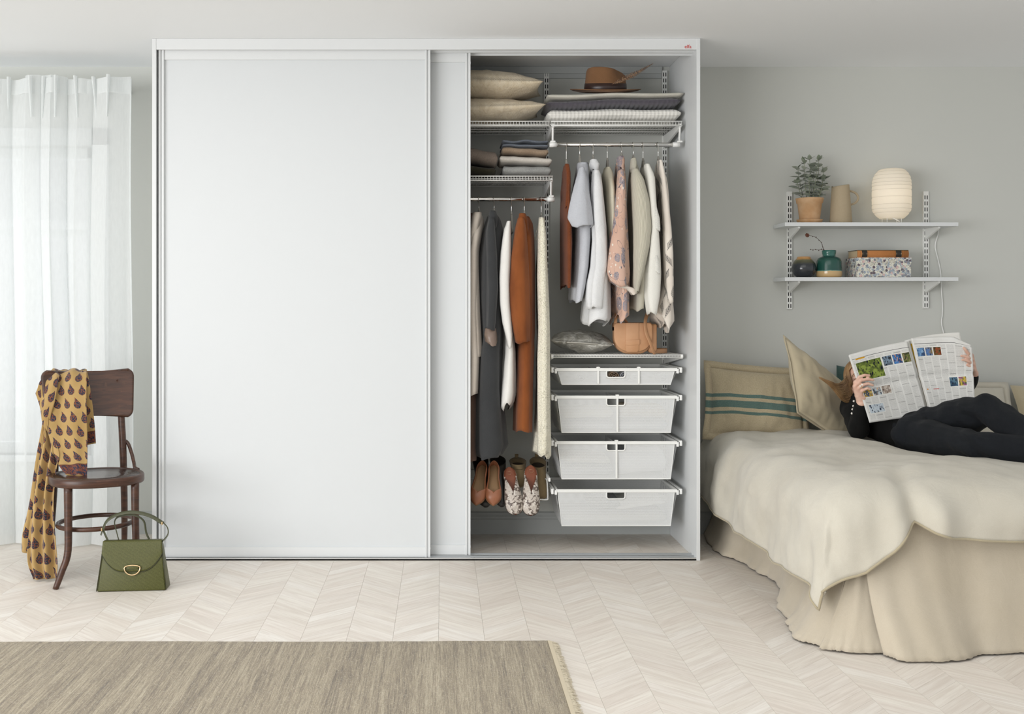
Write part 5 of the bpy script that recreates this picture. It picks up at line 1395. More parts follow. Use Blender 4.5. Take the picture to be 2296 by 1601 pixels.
def duvet():
    R = 0.17; xl, yf = 1.515, 4.155                       # where the top starts to roll over
    def roll(d, slope=0.03):
        if d <= 0: return 0.0, 0.0
        q = R * pi / 2
        if d < q: return R * sin(d / R), R * (1 - cos(d / R))
        return R + slope * (d - q), R + (d - q)
    nx, ny = 150, 170; vs = []; hem = []
    sx0, sx1 = -0.475, 1.55; sy0, sy1 = -0.285, 1.84
    for j in range(ny):
        v = lerp(sy0, sy1, (j / (ny - 1)) ** 1.0)
        for i in range(nx):
            u = lerp(sx0, sx1, i / (nx - 1))
            x0 = xl + u; y0 = yf + v
            du, dv = max(0, -u), max(0, -v)
            # hem length varies; a tuck at the foot lifts the cloth
            if dv > 0: dv *= interp([(1.0, 1.40), (1.40, 1.40), (1.46, 1.37), (1.52, 1.28), (1.58, 1.11), (1.64, 0.88), (1.68, 0.77), (1.73, 0.88), (1.80, 0.96), (1.95, 1.0), (2.3, 1.06)], x0)[0] + 0.02 * nz(x0 * 5)
            if du > 0: du *= (1 + 0.05 * nz(y0 * 2.5) - 0.10 * sstep(5.3, 6.0, y0))
            d = hypot(du, dv); dm = max(du, dv); out, down = roll(dm + 0.4 * (d - dm))
            x, y = x0, y0; z = ZB
            if d > 0:
                cxn = xl if u < 0 else x0; cyn = yf if v < 0 else y0
                x = cxn - out * du / d; y = cyn - out * dv / d; z = ZB - down
                if du > 0 and dv > 0:                      # corner: cloth folds into a hanging point
                    th = atan2(dv, du); f = sin(2 * th) ** 2
                    fl_ = f * sstep(0.15, 0.55, d); x -= 0.055 * fl_ * du / d; y -= 0.03 * fl_ * dv / d
            fall = sstep(0, 0.18, d)
            puff = 0.030 * nz(x0 * 2.2, y0 * 2.2, 1.0) + 0.014 * nz(x0 * 5.5, y0 * 5.5, 4.0) + 0.005 * nz(x0 * 14, y0 * 9, 2)
            # soft bulge of the filling on top, flatter where somebody lies
            bulge = 0.030 * sin(pi * min(1, max(0, (y0 - yf + 0.1) / 1.7))) * sin(pi * min(1, max(0, (x0 - xl + 0.1) / 1.2)))
            lie = exp(-(((x0 - 2.25) / 0.20) ** 2 + ((y0 - 5.25) / 0.38) ** 2))
            z += (puff + bulge) * (1 - fall) * (1 - lie) - 0.05 * lie
            if d > 0:
                nd = V((du / d, dv / d, 0))
                w = fall * (0.030 * nz(x0 * 4 + 5, y0 * 4, z * 1.5) + 0.016 * sin(13 * (x0 if dv > du else y0) + 3 * nz(x0 * 2, y0 * 2)) * (0.5 + 0.5 * nz(x0 * 3, y0 * 3, 9)) + 0.010 * nz(x0 * 11, y0 * 11, z * 3))
                w += fall * (-0.045 * exp(-((x0 - 1.68) / 0.035) ** 2) + 0.025 * exp(-((x0 - 1.76) / 0.05) ** 2) + 0.02 * exp(-((x0 - 1.60) / 0.04) ** 2)) * (1 if dv > 0 else 0)
                x -= nd.x * w; y -= nd.y * w
            # valley crease running inwards from the tuck
            k = exp(-((x0 - 1.68 - 0.35 * max(0, v)) / 0.035) ** 2) * exp(-(max(0, v) / 0.22) ** 2)
            z -= 0.02 * k * (1 - fall)
            y = min(y, 6.035)
            vs.append(V((x, y, z)))
    root = thing('duvet', 'oat-coloured linen duvet hanging over the edges of the bed', 'duvet', (2.2, 5.0, ZB - 0.1))
    mesh('duvet_cover', vs, grid_faces(nx, ny), M['duvet'], root, solid=0.014, off=-1)
    seam = linen('seam_linen', 'b7ab90', 'a99d82', 0.2)
    ed = [vs[j * nx] for j in range(ny - 1, -1, -1)] + [vs[i] for i in range(1, nx)]
    MB().tube(ed, [(0.004, 0.005)] * len(ed), 6).make('hem_seam', seam, root)
duvet()

def stripe_linen():
    m = Mat('striped_linen', 'c3b291', 0.95, 0, 0.12, 0.25); u, v, w = m.xyz('UV')
    n = m.noise(m.scaled('Object', (1, 1, 5)), 170, 3); wob = m.noise(m.tex('UV'), 5, 2) * 0.02 - 0.01
    vv = v + wob
    def band(a, b): return vv.gt(a) * vv.lt(b)
    s = band(0.545, 0.598).max(band(0.385, 0.492)).max(band(0.285, 0.330))
    m.color(m.mix(s, m.mix(n.step(0.35, 0.65), 'cbbd9f', 'b7a88a'), m.mix(n.step(0.35, 0.65), '6a837b', '58716a')))
    m.bump(n + m.noise(m.tex(), 10, 4) * 3.0, 0.3, 0.006); return m.m
CG = 'linen cushions against the wall'
pillow('striped_cushion', 'beige linen cushion with three teal stripes leaning on the wall', 'cushion', CG, 0.50, 0.345, 0.15, stripe_linen(),
       rotm((PX(1698, 5.90), 5.905, PZ(905, 5.90)), pi / 2 - 0.22, 0.08, 0.05), seed=4, flange=0.035, pinch=0.05)
pillow('linen_cushion', 'plain beige linen cushion standing on its corner beside the striped one', 'cushion', CG, 0.44, 0.40, 0.17, M['cushion'],
       Matrix.Translation((1.945, 5.80, 0.752)) @ Matrix.Rotation(0.55, 4, 'Z') @ Matrix(((1, 0, 0, 0), (0, 1, 0, 0), (-0.46, 0, 1, 0), (0, 0, 0, 1))) @ Matrix.Rotation(0.10, 4, 'Y') @ Matrix.Rotation(pi / 2 - 0.30, 4, 'X'), seed=8, pinch=0.05, flange=0.012)
pillow('teal_cushion', 'teal linen cushion peeking out behind the reader\'s head', 'cushion', CG, 0.27, 0.32, 0.07, linen('teal_linen', '4e6662', '415854', 0.5),
       rotm((PX(1928, 6.0), 6.0, PZ(892, 6.0)), pi / 2 - 0.10, 0.10, 0), seed=12, pinch=0.05)
pillow('linen_cushion', 'pale linen pillow behind the reader\'s bent knee', 'cushion', CG, 0.62, 0.42, 0.16, M['duvet'],
       rotm((PX(2140, 5.88), 5.90, PZ(945, 5.88)), pi / 2 - 0.55, 0.04, 0.0), seed=15, pinch=0.04, flange=0.03)
pillow('linen_cushion', 'beige linen pillow at the far right edge of the bed', 'cushion', CG, 0.62, 0.40, 0.15, M['cushion'],
       rotm((3.32, 5.91, PZ(945, 5.9)), pi / 2 - 0.5, 0.02, 0.0), seed=18, pinch=0.04)

# ================================================================== READER ON THE BED
def capsule_mesh(parts, seg=14):
    mb = MB()
    for p0, r0, p1, r1 in parts:
        p0, p1 = V(p0), V(p1); d = p1 - p0; L = d.length
        d = d.normalized() if L > 1e-6 else V((0, 0, 1))
        up = d.orthogonal().normalized(); sd = d.cross(up); rings = []
        for k in range(1, 7):
            a = pi / 2 * (k / 6); rings.append((p0 - d * r0 * cos(a), r0 * sin(a)))
        for k in range(0, 6):
            a = pi / 2 * (k / 6); rings.append((p1 + d * r1 * sin(a), r1 * cos(a)))
        mb.loft([[c + up * r * cos(2 * pi * q / seg) + sd * r * sin(2 * pi * q / seg) for q in range(seg)] for c, r in rings], True)
    return mb
def fuse(name, mb, voxel, smooth_it, mat, parent, disp=None, factor=0.5):
    """melt overlapping shapes into one continuous skin"""
    me = bpy.data.meshes.new('tmp'); me.from_pydata([tuple(v) for v in mb.v], [], mb.f); me.update()
    o = bpy.data.objects.new('tmp', me); COL.objects.link(o)
    r = o.modifiers.new('r', 'REMESH'); r.mode = 'VOXEL'; r.voxel_size = voxel
    s = o.modifiers.new('s', 'SMOOTH'); s.iterations = smooth_it; s.factor = factor
    dg = bpy.context.evaluated_depsgraph_get()
    m2 = bpy.data.meshes.new_from_object(o.evaluated_get(dg))
    vs = [v.co.copy() for v in m2.vertices]; ns = [v.normal.copy() for v in m2.vertices]; f = [tuple(p.vertices) for p in m2.polygons]
    bpy.data.objects.remove(o); bpy.data.meshes.remove(me); bpy.data.meshes.remove(m2)
    if disp: vs = [v + n * disp(v) for v, n in zip(vs, ns)]
    return mesh(name, vs, f, mat, parent)
def ellipsoid(mb, c, M3, n=16):
    c = V(c); rings = []
    for i in range(1, n):
        a = pi * i / n; rings.append([c + M3 @ V((sin(a) * cos(2 * pi * q / 20), sin(a) * sin(2 * pi * q / 20), cos(a))) for q in range(20)])
    mb.loft(rings, True)
def reader():
    root = thing('person', 'person in black top and dark trousers lying on the bed reading a newspaper', 'person', (2.3, 5.2, 0.575))
    skin = Mat('skin', 'dfb8a4', 0.5, 0, 0.4)
    n = skin.noise(skin.tex(), 30, 3); skin.color(skin.mix(n.step(0.3, 0.7), 'e2bda9', 'd8ab96'))
    skin.b.inputs['Subsurface Weight'].default_value = 0.06; skin.b.inputs['Subsurface Radius'].default_value = (0.01, 0.004, 0.002)
    black = fabric('black_jersey', '0f0f0f', '151515', 900, 0.2, 0.25, sheen=0.02); trou = fabric('dark_navy_twill', '1c1f23', '15171b', 900, 0.25, 0.5, sheen=0.02)
    # key points of the pose
    shR, shL = V((2.055, 5.64, 0.715)), V((2.345, 5.66, 0.715))
    elR, wrR = V((2.008, 5.455, 0.625)), P(1931, 903, 5.31)
    elL, wrL = V((2.50, 5.50, 0.735)), P(2182, 838, 5.36)
    neck = V((2.185, 5.68, 0.775)); chest = V((2.195, 5.56, 0.665)); belly = V((2.215, 5.42, 0.625)); pel = V((2.245, 5.29, 0.612))
    hipR, hipL = V((2.190, 5.245, 0.615)), V((2.305, 5.30, 0.650))
    knR, anR = V((2.265, 4.76, 0.628)), V((2.53, 4.42, 0.618))
    knL, anL = V((2.392, 4.95, 0.768)), V((2.44, 4.60, 0.630))
    hc = P(1938, 856, 5.70)
    upd = V((-0.34, 0.42, 0.84)).normalized()              # crown direction
    fwd = V((-0.28, -0.86, 0.36)); fwd = (fwd - upd * fwd.dot(upd)).normalized(); side = upd.cross(fwd).normalized()
    b = MB()
    M3 = Matrix((side, fwd, upd)).transposed()
    ellipsoid(b, hc + upd * 0.018 - fwd * 0.008, M3 @ Matrix.Diagonal((0.073, 0.092, 0.092)))
    ellipsoid(b, hc - upd * 0.035 + fwd * 0.022, M3 @ Matrix.Diagonal((0.060, 0.068, 0.085)))
    for c, r in ((hc - upd * 0.108 + fwd * 0.055, 0.022),): ellipsoid(b, c, M3 @ Matrix.Diagonal((r * 1.2, r, r)))
    nose = [(hc + fwd * 0.083 - upd * 0.005, 0.010, hc + fwd * 0.103 - upd * 0.042, 0.013), (hc + fwd * 0.076 - upd * 0.075 - side * 0.018, 0.008, hc + fwd * 0.076 - upd * 0.075 + side * 0.018, 0.008)]
    caps = list(nose)
    for s in (-1, 1):
        caps.append((hc + side * s * 0.073 - upd * 0.02 - fwd * 0.01, 0.010, hc + side * s * 0.078 + upd * 0.012 - fwd * 0.012, 0.014))
        caps.append((hc + fwd * 0.084 + upd * 0.018 + side * s * 0.02, 0.008, hc + fwd * 0.075 + upd * 0.02 + side * s * 0.048, 0.008))
    caps += [(hc - upd * 0.07 - fwd * 0.02, 0.055, neck, 0.05), (neck, 0.055, chest, 0.11), (chest, 0.115, belly, 0.095), (belly, 0.095, pel, 0.105),
             (shR, 0.055, chest, 0.1), (shL, 0.055, chest, 0.1), (shR, 0.05, elR, 0.036), (elR, 0.036, wrR, 0.024), (shL, 0.05, elL, 0.036), (elL, 0.036, wrL, 0.024),
             (pel, 0.1, hipR, 0.085), (pel, 0.1, hipL, 0.085), (hipR, 0.074, knR, 0.048), (knR, 0.048, anR, 0.036), (hipL, 0.078, knL, 0.050), (knL, 0.052, anL, 0.036),
             (anR, 0.034, anR + V((0.10, -0.06, 0.03)), 0.026), (anL, 0.034, anL + V((0.10, -0.06, -0.02)), 0.026)]
    # near hand: fingers lie on the page, thumb behind it
    def chain(pts, rs): return [(pts[i], rs[i], pts[i + 1], rs[i + 1]) for i in range(len(pts) - 1)]
    Yp = 5.262
    kn = [P(1918, 858, 5.285), P(1917, 866, 5.285), P(1922, 873, 5.285), P(1929, 879, 5.287)]
    for k, q in enumerate(kn): caps.append((wrR.lerp(q, 0.08), 0.020, q, 0.0115))
    caps += [(kn[0], 0.011, kn[3], 0.0115), (wrR.lerp(kn[1], .45), 0.018, wrR.lerp(kn[3], .45) + V((0.008, 0, 0)), 0.017)]
    caps += chain([kn[0], P(1927, 845, Yp + .004), P(1939, 841, Yp), P(1949, 842, Yp)], [0.0092, 0.0076, 0.0070, 0.0060])
    caps += chain([kn[1], P(1931, 853, Yp + .002), P(1945, 850, Yp), P(1958, 852, Yp)], [0.0092, 0.0078, 0.0072, 0.0062])
    caps += chain([kn[2], P(1936, 862.5, Yp + .002), P(1947, 860, Yp), P(1957, 864, Yp)], [0.0090, 0.0076, 0.0070, 0.0060])
    caps += chain([kn[3], P(1939, 873, Yp + .004), P(1945, 870.5, Yp), P(1951, 873, Yp)], [0.0085, 0.0070, 0.0064, 0.0056])
    caps += chain([wrR + V((0.01, 0.004, 0.01)), P(1944, 880, 5.315), P(1952, 862, 5.318)], [0.015, 0.011, 0.008])
    # far hand
    Yq = 5.272
    kl = [P(2178, 797, 5.30), P(2180, 807, 5.30), P(2182, 818, 5.30), P(2183, 828, 5.305)]
    for q in kl: caps.append((wrL.lerp(q, 0.1), 0.019, q, 0.0112))
    caps += [(kl[0], 0.010, kl[3], 0.011)]
    caps += chain([kl[0], P(2170, 792, Yq + .004), P(2165, 785, Yq), P(2161, 780, Yq)], [0.0090, 0.0076, 0.0070, 0.0060])
    caps += chain([kl[1], P(2170, 801.5, Yq + .002), P(2162, 798.5, Yq), P(2156, 798, Yq)], [0.0090, 0.0076, 0.0070, 0.0060])
    caps += chain([kl[2], P(2172, 811, Yq + .002), P(2164, 807.5, Yq), P(2158, 807, Yq)], [0.0090, 0.0076, 0.0068, 0.0058])
    caps += chain([kl[3], P(2174, 821, Yq + .012), P(2169, 818, Yq + 0.01)], [0.010, 0.008, 0.0066])
    caps += chain([wrL + V((-0.01, 0.0, 0.01)), P(2170, 815, 5.325), P(2163, 800, 5.325)], [0.014, 0.011, 0.008])
    mb = capsule_mesh(caps); k = len(mb.v); mb.v += b.v; mb.f += [tuple(i + k for i in q) for q in b.f]
    fuse('body', mb, 0.0030, 3, skin.m, root)
    # clothing over the body
    def fold(v): return 0.006 * nz(v.x * 16, v.y * 16, v.z * 16) + 0.004 * sin(60 * (v.x + v.y * 0.6 + v.z)) * nz(v.x * 6, v.y * 6, v.z * 6)
    c2_ = [(neck, 0.056, chest, 0.135), (chest, 0.135, belly, 0.115), (belly, 0.113, belly.lerp(pel, 0.55), 0.113), (shR, 0.070, chest, 0.12), (shL, 0.070, chest, 0.12),
           (shR, 0.068, elR, 0.052), (elR, 0.052, elR.lerp(wrR, 0.92), 0.034), (shL, 0.066, elL, 0.050), (elL, 0.050, elL.lerp(wrL, 0.9), 0.034)]
    top = fuse('black_top', capsule_mesh(c2_), 0.006, 5, black, root, fold)
    c3_ = [(belly.lerp(pel, 0.4), 0.108, pel, 0.118), (pel, 0.115, hipR, 0.100), (pel, 0.115, hipL, 0.102), (hipR, 0.088, hipR.lerp(knR, .5), 0.074), (hipR.lerp(knR, .5), 0.074, knR, 0.062), (knR, 0.062, knR.lerp(anR, 0.5), 0.062), (knR.lerp(anR, 0.5), 0.062, anR, 0.056),
           (hipL, 0.096, hipL.lerp(knL, .5), 0.090), (hipL.lerp(knL, .5), 0.090, knL, 0.068), (knL, 0.068, knL.lerp(anL, 0.5), 0.068), (knL.lerp(anL, 0.5), 0.068, anL, 0.058)]
    def fold2(v):
        d = min((v - knL).length, (v - hipL).length, (v - hipR).length, (v - knR).length)
        return 0.007 * nz(v.x * 12, v.y * 12, v.z * 12) + exp(-(d / 0.14) ** 2) * 0.008 * sin(75 * (v.z + 0.5 * v.x - 0.3 * v.y) + 4 * nz(v.x * 7, v.y * 7, v.z * 7))
    tr = fuse('trousers', capsule_mesh(c3_), 0.006, 5, trou, root, fold2)
    wb_ = belly.lerp(pel, 0.42); ax = (pel - belly).normalized(); u1 = ax.orthogonal().normalized(); u2 = ax.cross(u1)
    pearl = plain('pearl', 'efe9e0', 0.2)
    for px, py in ((1914.5, 899.5), (1913.5, 910.5), (1911.5, 918), (1910, 927)):
        p = P(px, py, 5.36)
        # push onto the sleeve
        MB().ball(p, 0.0052, 10).make('pearl_button', pearl, top)
    # ring
    rc = P(1930, 865, 5.272)
    MB().tube([rc + V((0.0045 * cos(2 * pi * k / 16), -0.006 + 0.009 * sin(2 * pi * k / 16) * 0.6, 0.0095 * sin(2 * pi * k / 16))) for k in range(16)], 0.0014, 6, closed=True).make('ring', M['gold'], root)
    for dx in (-0.002, 0.007): MB().ball(P(1930, 865, 5.262) + V((dx, 0, dx * 0.7)), 0.0045, 8).make('ring_stone', pearl, root)
    # brows and hair
    hairm = Mat('fair_hair', '8a6440', 0.45, 0, 0.5); oi = hairm.noise(hairm.scaled('Object', (14, 14, 14)), 2, 3)
    hairm.color(hairm.mix(oi.step(0.2, 0.8), '80603f', 'a5845c'))
    for s in (-1, 1):
        pts = [hc + fwd * (0.093 - 0.010 * t * t) + upd * (0.030 + 0.010 * sin(pi * t) - 0.006 * t) + side * s * (0.016 + 0.044 * t) for t in [k / 10 for k in range(11)]]
        MB().tube(pts, [(0.0022, 0.004 * (1 - 0.6 * k / 10)) for k in range(11)], 6).make('eyebrow', hairm.m, root)
    hb = MB(); rnd = random.Random(2)
    def onhead(a, t, lift=1.03):
        """a: angle around the crown axis (0 = face), t: 0 crown .. 1 ears/nape"""
        th = t * 1.75
        v = V((sin(a) * sin(th) * 0.076, cos(a) * sin(th) * 0.096, cos(th) * 0.096)) * lift
        return hc + upd * 0.018 - fwd * 0.008 + M3 @ v
    cap = []; na, nt_ = 40, 14
    for j in range(nt_):
        for i in range(na):
            a = 2 * pi * i / na; t = j / (nt_ - 1)
            face = max(0, cos(a))
            tt = t * (1.0 - 0.52 * face ** 0.7)
            cap.append(onhead(a, tt, 1.055 + 0.02 * nz(a * 3, t * 4)))
    hair = mesh('hair', cap, grid_faces(na, nt_, True) + [tuple(range(na - 1, -1, -1))], hairm.m, root, solid=0.006)
    # strands combed over the skull, then falling onto the cushions
    for k in range(260):
        a = rnd.uniform(0.75, 2 * pi - 0.9); lift = rnd.uniform(1.06, 1.11)
        pts = [onhead(a * lerp(0.6, 1, t) if a < pi else 2 * pi - (2 * pi - a) * lerp(0.6, 1, t), t * 1.02, lift) for t in [q / 8 for q in range(9)]]
        hb.tube(spline(pts, 16), [0.0019] * 14 + [0.0014, 0.0006], 5)
    U = [(1897, 844), (1889, 856), (1876, 861), (1860, 856), (1837, 846)]; Lw = [(1909, 878), (1909, 902), (1891, 898), (1873, 876), (1851, 854)]
    for k in range(420):                                   # a loose fan swept over the cushion
        w = rnd.random(); dep = (5.64, 5.60, 5.57, 5.555, 5.55)
        pts = [P(lerp(a_[0], b_[0], w) + rnd.uniform(-2.5, 2.5), lerp(a_[1], b_[1], w) + rnd.uniform(-2, 2), y_ + rnd.uniform(-.008, .008) + 0.02 * (w - 0.5)) for a_, b_, y_ in zip(U, Lw, dep)]
        hb.tube(spline(pts, 20), [0.0016] * 15 + [0.0014, 0.0012, 0.001, 0.0007, 0.0003], 5)
    o = hb.make('hair_strands', hairm.m, hair); o['kind'] = 'stuff'; o.name = 'loose_hair'
reader()

def newsprint(name, pics, seed, tabs=()):
    m = Mat(name, 'e4e3de', 0.85, 0, 0.15); u, v, w = m.xyz('UV')
    cols = 7.0
    cu = (u * cols).fract(); inside = cu.gt(0.10) * cu.lt(0.93) * u.gt(0.04) * u.lt(0.965) * v.gt(0.035) * v.lt(0.90)
    ln = (v * 95.0).fract().lt(0.55); nn = m.noise(m.scaled('UV', (90, 95, 1)), 1.0, 2); word = nn.gt(0.40)
    blk = m.noise(m.scaled('UV', (cols, 9, 1)), 1.3, 0)
    c = m.mix(m.noise(m.tex('UV'), 4, 3).step(0.3, 0.7), 'e6e5e1', 'dddcd7')
    c = m.mix(inside * ln * word * 0.30, c, '6a6864')
    head = inside * (v * 7.0 + (u * cols).floor() * 0.37).fract().lt(0.05) * nn.gt(0.35)
    c = m.mix(head * 0.5, c, '4a4947')
    c = m.mix((v - 0.925).abs().lt(0.003) * u.gt(0.03), c, '4a4947')
    for (a, b, d, e, ca, cb, cc_, sc) in pics:
        mask = u.gt(a) * u.lt(b) * v.gt(d) * v.lt(e)
        n1 = m.noise(m.scaled('UV', (sc, sc * 1.3, 1)), 1.0, 3, 0.6, 0.5); n2 = m.noise(m.scaled('UV', (sc * 1.7, sc, 1)), 1.6, 3)
        col = m.mix(n1.step(0.42, 0.58), ca, cb); col = m.mix(n2.step(0.52, 0.62), col, cc_)
        frame = u.gt(a - 0.012) * u.lt(b + 0.012) * v.gt(d - 0.012) * v.lt(e + 0.012)
        c = m.mix(mask, m.mix(frame, c, 'e4e3de'), col)
    for (a, b, d, e, ca) in tabs: c = m.mix(u.gt(a) * u.lt(b) * v.gt(d) * v.lt(e), c, ca)
    m.color(c); return m.m
def newspaper():
    root = thing('newspaper', 'open broadsheet newspaper held up by the reader', 'newspaper', P(2050, 930, 5.29))
    def page(name, TL, TR, BR, BL, mat, bend, seed, y_off=0.0, th=0.0012, corner=False):
        nu, nv = 30, 36; vs, uv = [], []
        for j in range(nv):
            v = j / (nv - 1)
            for i in range(nu):
                u = i / (nu - 1)
                p = (V(BL).lerp(V(BR), u)).lerp(V(TL).lerp(V(TR), u), v)
                yy = bend(u, v) + 0.004 * nz(u * 3 + seed, v * 3) + 0.003 * sin(v * pi * 2 + seed)
                crease = 0.007 * exp(-((v - 0.5) / 0.03) ** 2)
                p = p + V((0.003 * sin(v * 5 + seed) * u, yy + y_off + crease, 0.004 * sin(u * pi) * (1 if v > 0.5 else -0.5)))
                if corner and v > 0.86 and u > 0.72: p = p + V((0.0, 0.02 * (u - 0.72), -0.12 * (u - 0.72) * (v - 0.86) / 0.14))
                vs.append(p); uv.append((u, v))
        return mesh(name, vs, grid_faces(nu, nv), mat, root, uv=uv, solid=th)
    Y0 = 5.285
    lp = newsprint('newsprint_a', [(0.07, 0.50, 0.60, 0.86, '5d6b33', '8fa04a', '22242c', 9), (0.53, 0.68, 0.73, 0.86, '7f93a6', '5b6470', '2b2d33', 14), (0.70, 0.84, 0.73, 0.86, '4a7fb8', '2e4a74', 'c98f6a', 14), (0.86, 0.98, 0.73, 0.86, '6d7440', '3c4030', '8e8060', 14),
                                   (0.05, 0.20, 0.37, 0.48, '46536a', 'c9a23a', 'd8c27a', 14), (0.22, 0.36, 0.37, 0.48, 'c3ccd0', '4d5a66', 'd0b094', 14), (0.38, 0.53, 0.37, 0.48, '9c8d80', 'c9bfb4', '5a4640', 14), (0.07, 0.33, 0.13, 0.25, 'c3cdd6', 'c9d3da', '303848', 12)], 1,
                   [(0.09, 0.25, 0.905, 0.925, 'd9a02c'), (0.10, 0.19, 0.52, 0.53, 'c46a8c')])
    rp = newsprint('newsprint_b', [(0.05, 0.19, 0.76, 0.87, '6a95c2', '3a4f72', '8fb0d0', 14), (0.21, 0.33, 0.76, 0.87, '5f7fb0', '8c7a52', '33425c', 14), (0.35, 0.48, 0.76, 0.87, '9a4a30', '6a5a38', '3a3228', 14), (0.56, 0.71, 0.35, 0.47, '38506a', '5c7a8c', '2a2c30', 14), (0.73, 0.87, 0.35, 0.47, 'c9b04a', '9a5a8a', '4a5a3c', 14)], 2,
                   [(0.06, 0.09, 0.325, 0.34, 'd98a3a'), (0.20, 0.32, 0.325, 0.335, 'c0504a')])
    A, B, C, D = P(1903, 797, Y0), P(2036, 766, Y0 + 0.04), P(2079, 929, Y0 + 0.03), P(1950, 948, Y0)
    page('left_page', A, B, C, D, lp, lambda u, v: 0.012 * sin(pi * u), 1)
    inner = plain('newsprint_inner', 'dcdad4', 0.85)
    page('inner_left_sheet', A + V((0.004, 0, 0.003)), B + V((0.012, 0, 0.004)), C + V((0.008, 0, 0.002)), D + V((0.004, 0, 0.003)), inner, lambda u, v: 0.012 * sin(pi * u), 1, 0.004)
    E, Fq, Gq, H = P(2042, 759, Y0 + 0.03), P(2166, 757, Y0 - 0.01), P(2188, 919, Y0 - 0.005), P(2086, 930, Y0 + 0.02)
    page('right_page', E, Fq + V((0.02, 0, 0)), Gq, H, rp, lambda u, v: 0.014 * sin(pi * u) - 0.004, 4, corner=True)
    page('inner_right_sheet', E + V((0.002, 0, 0.0)), P(2152, 745, Y0), Gq + V((-0.006, 0, 0)), H + V((-0.004, 0, 0.002)), inner, lambda u, v: 0.014 * sin(pi * u), 4, 0.006)
    yel = newsprint('yellow_advert', [(0.0, 1.0, 0.02, 0.94, 'd9b21e', 'e0bd2a', 'c99f18', 3)], 3)
    page('inner_yellow_sheet', P(2028, 764, Y0 + 0.055), P(2060, 760, Y0 + 0.05), P(2096, 925, Y0 + 0.04), P(2070, 928, Y0 + 0.045), yel, lambda u, v: 0.0, 6)
newspaper()

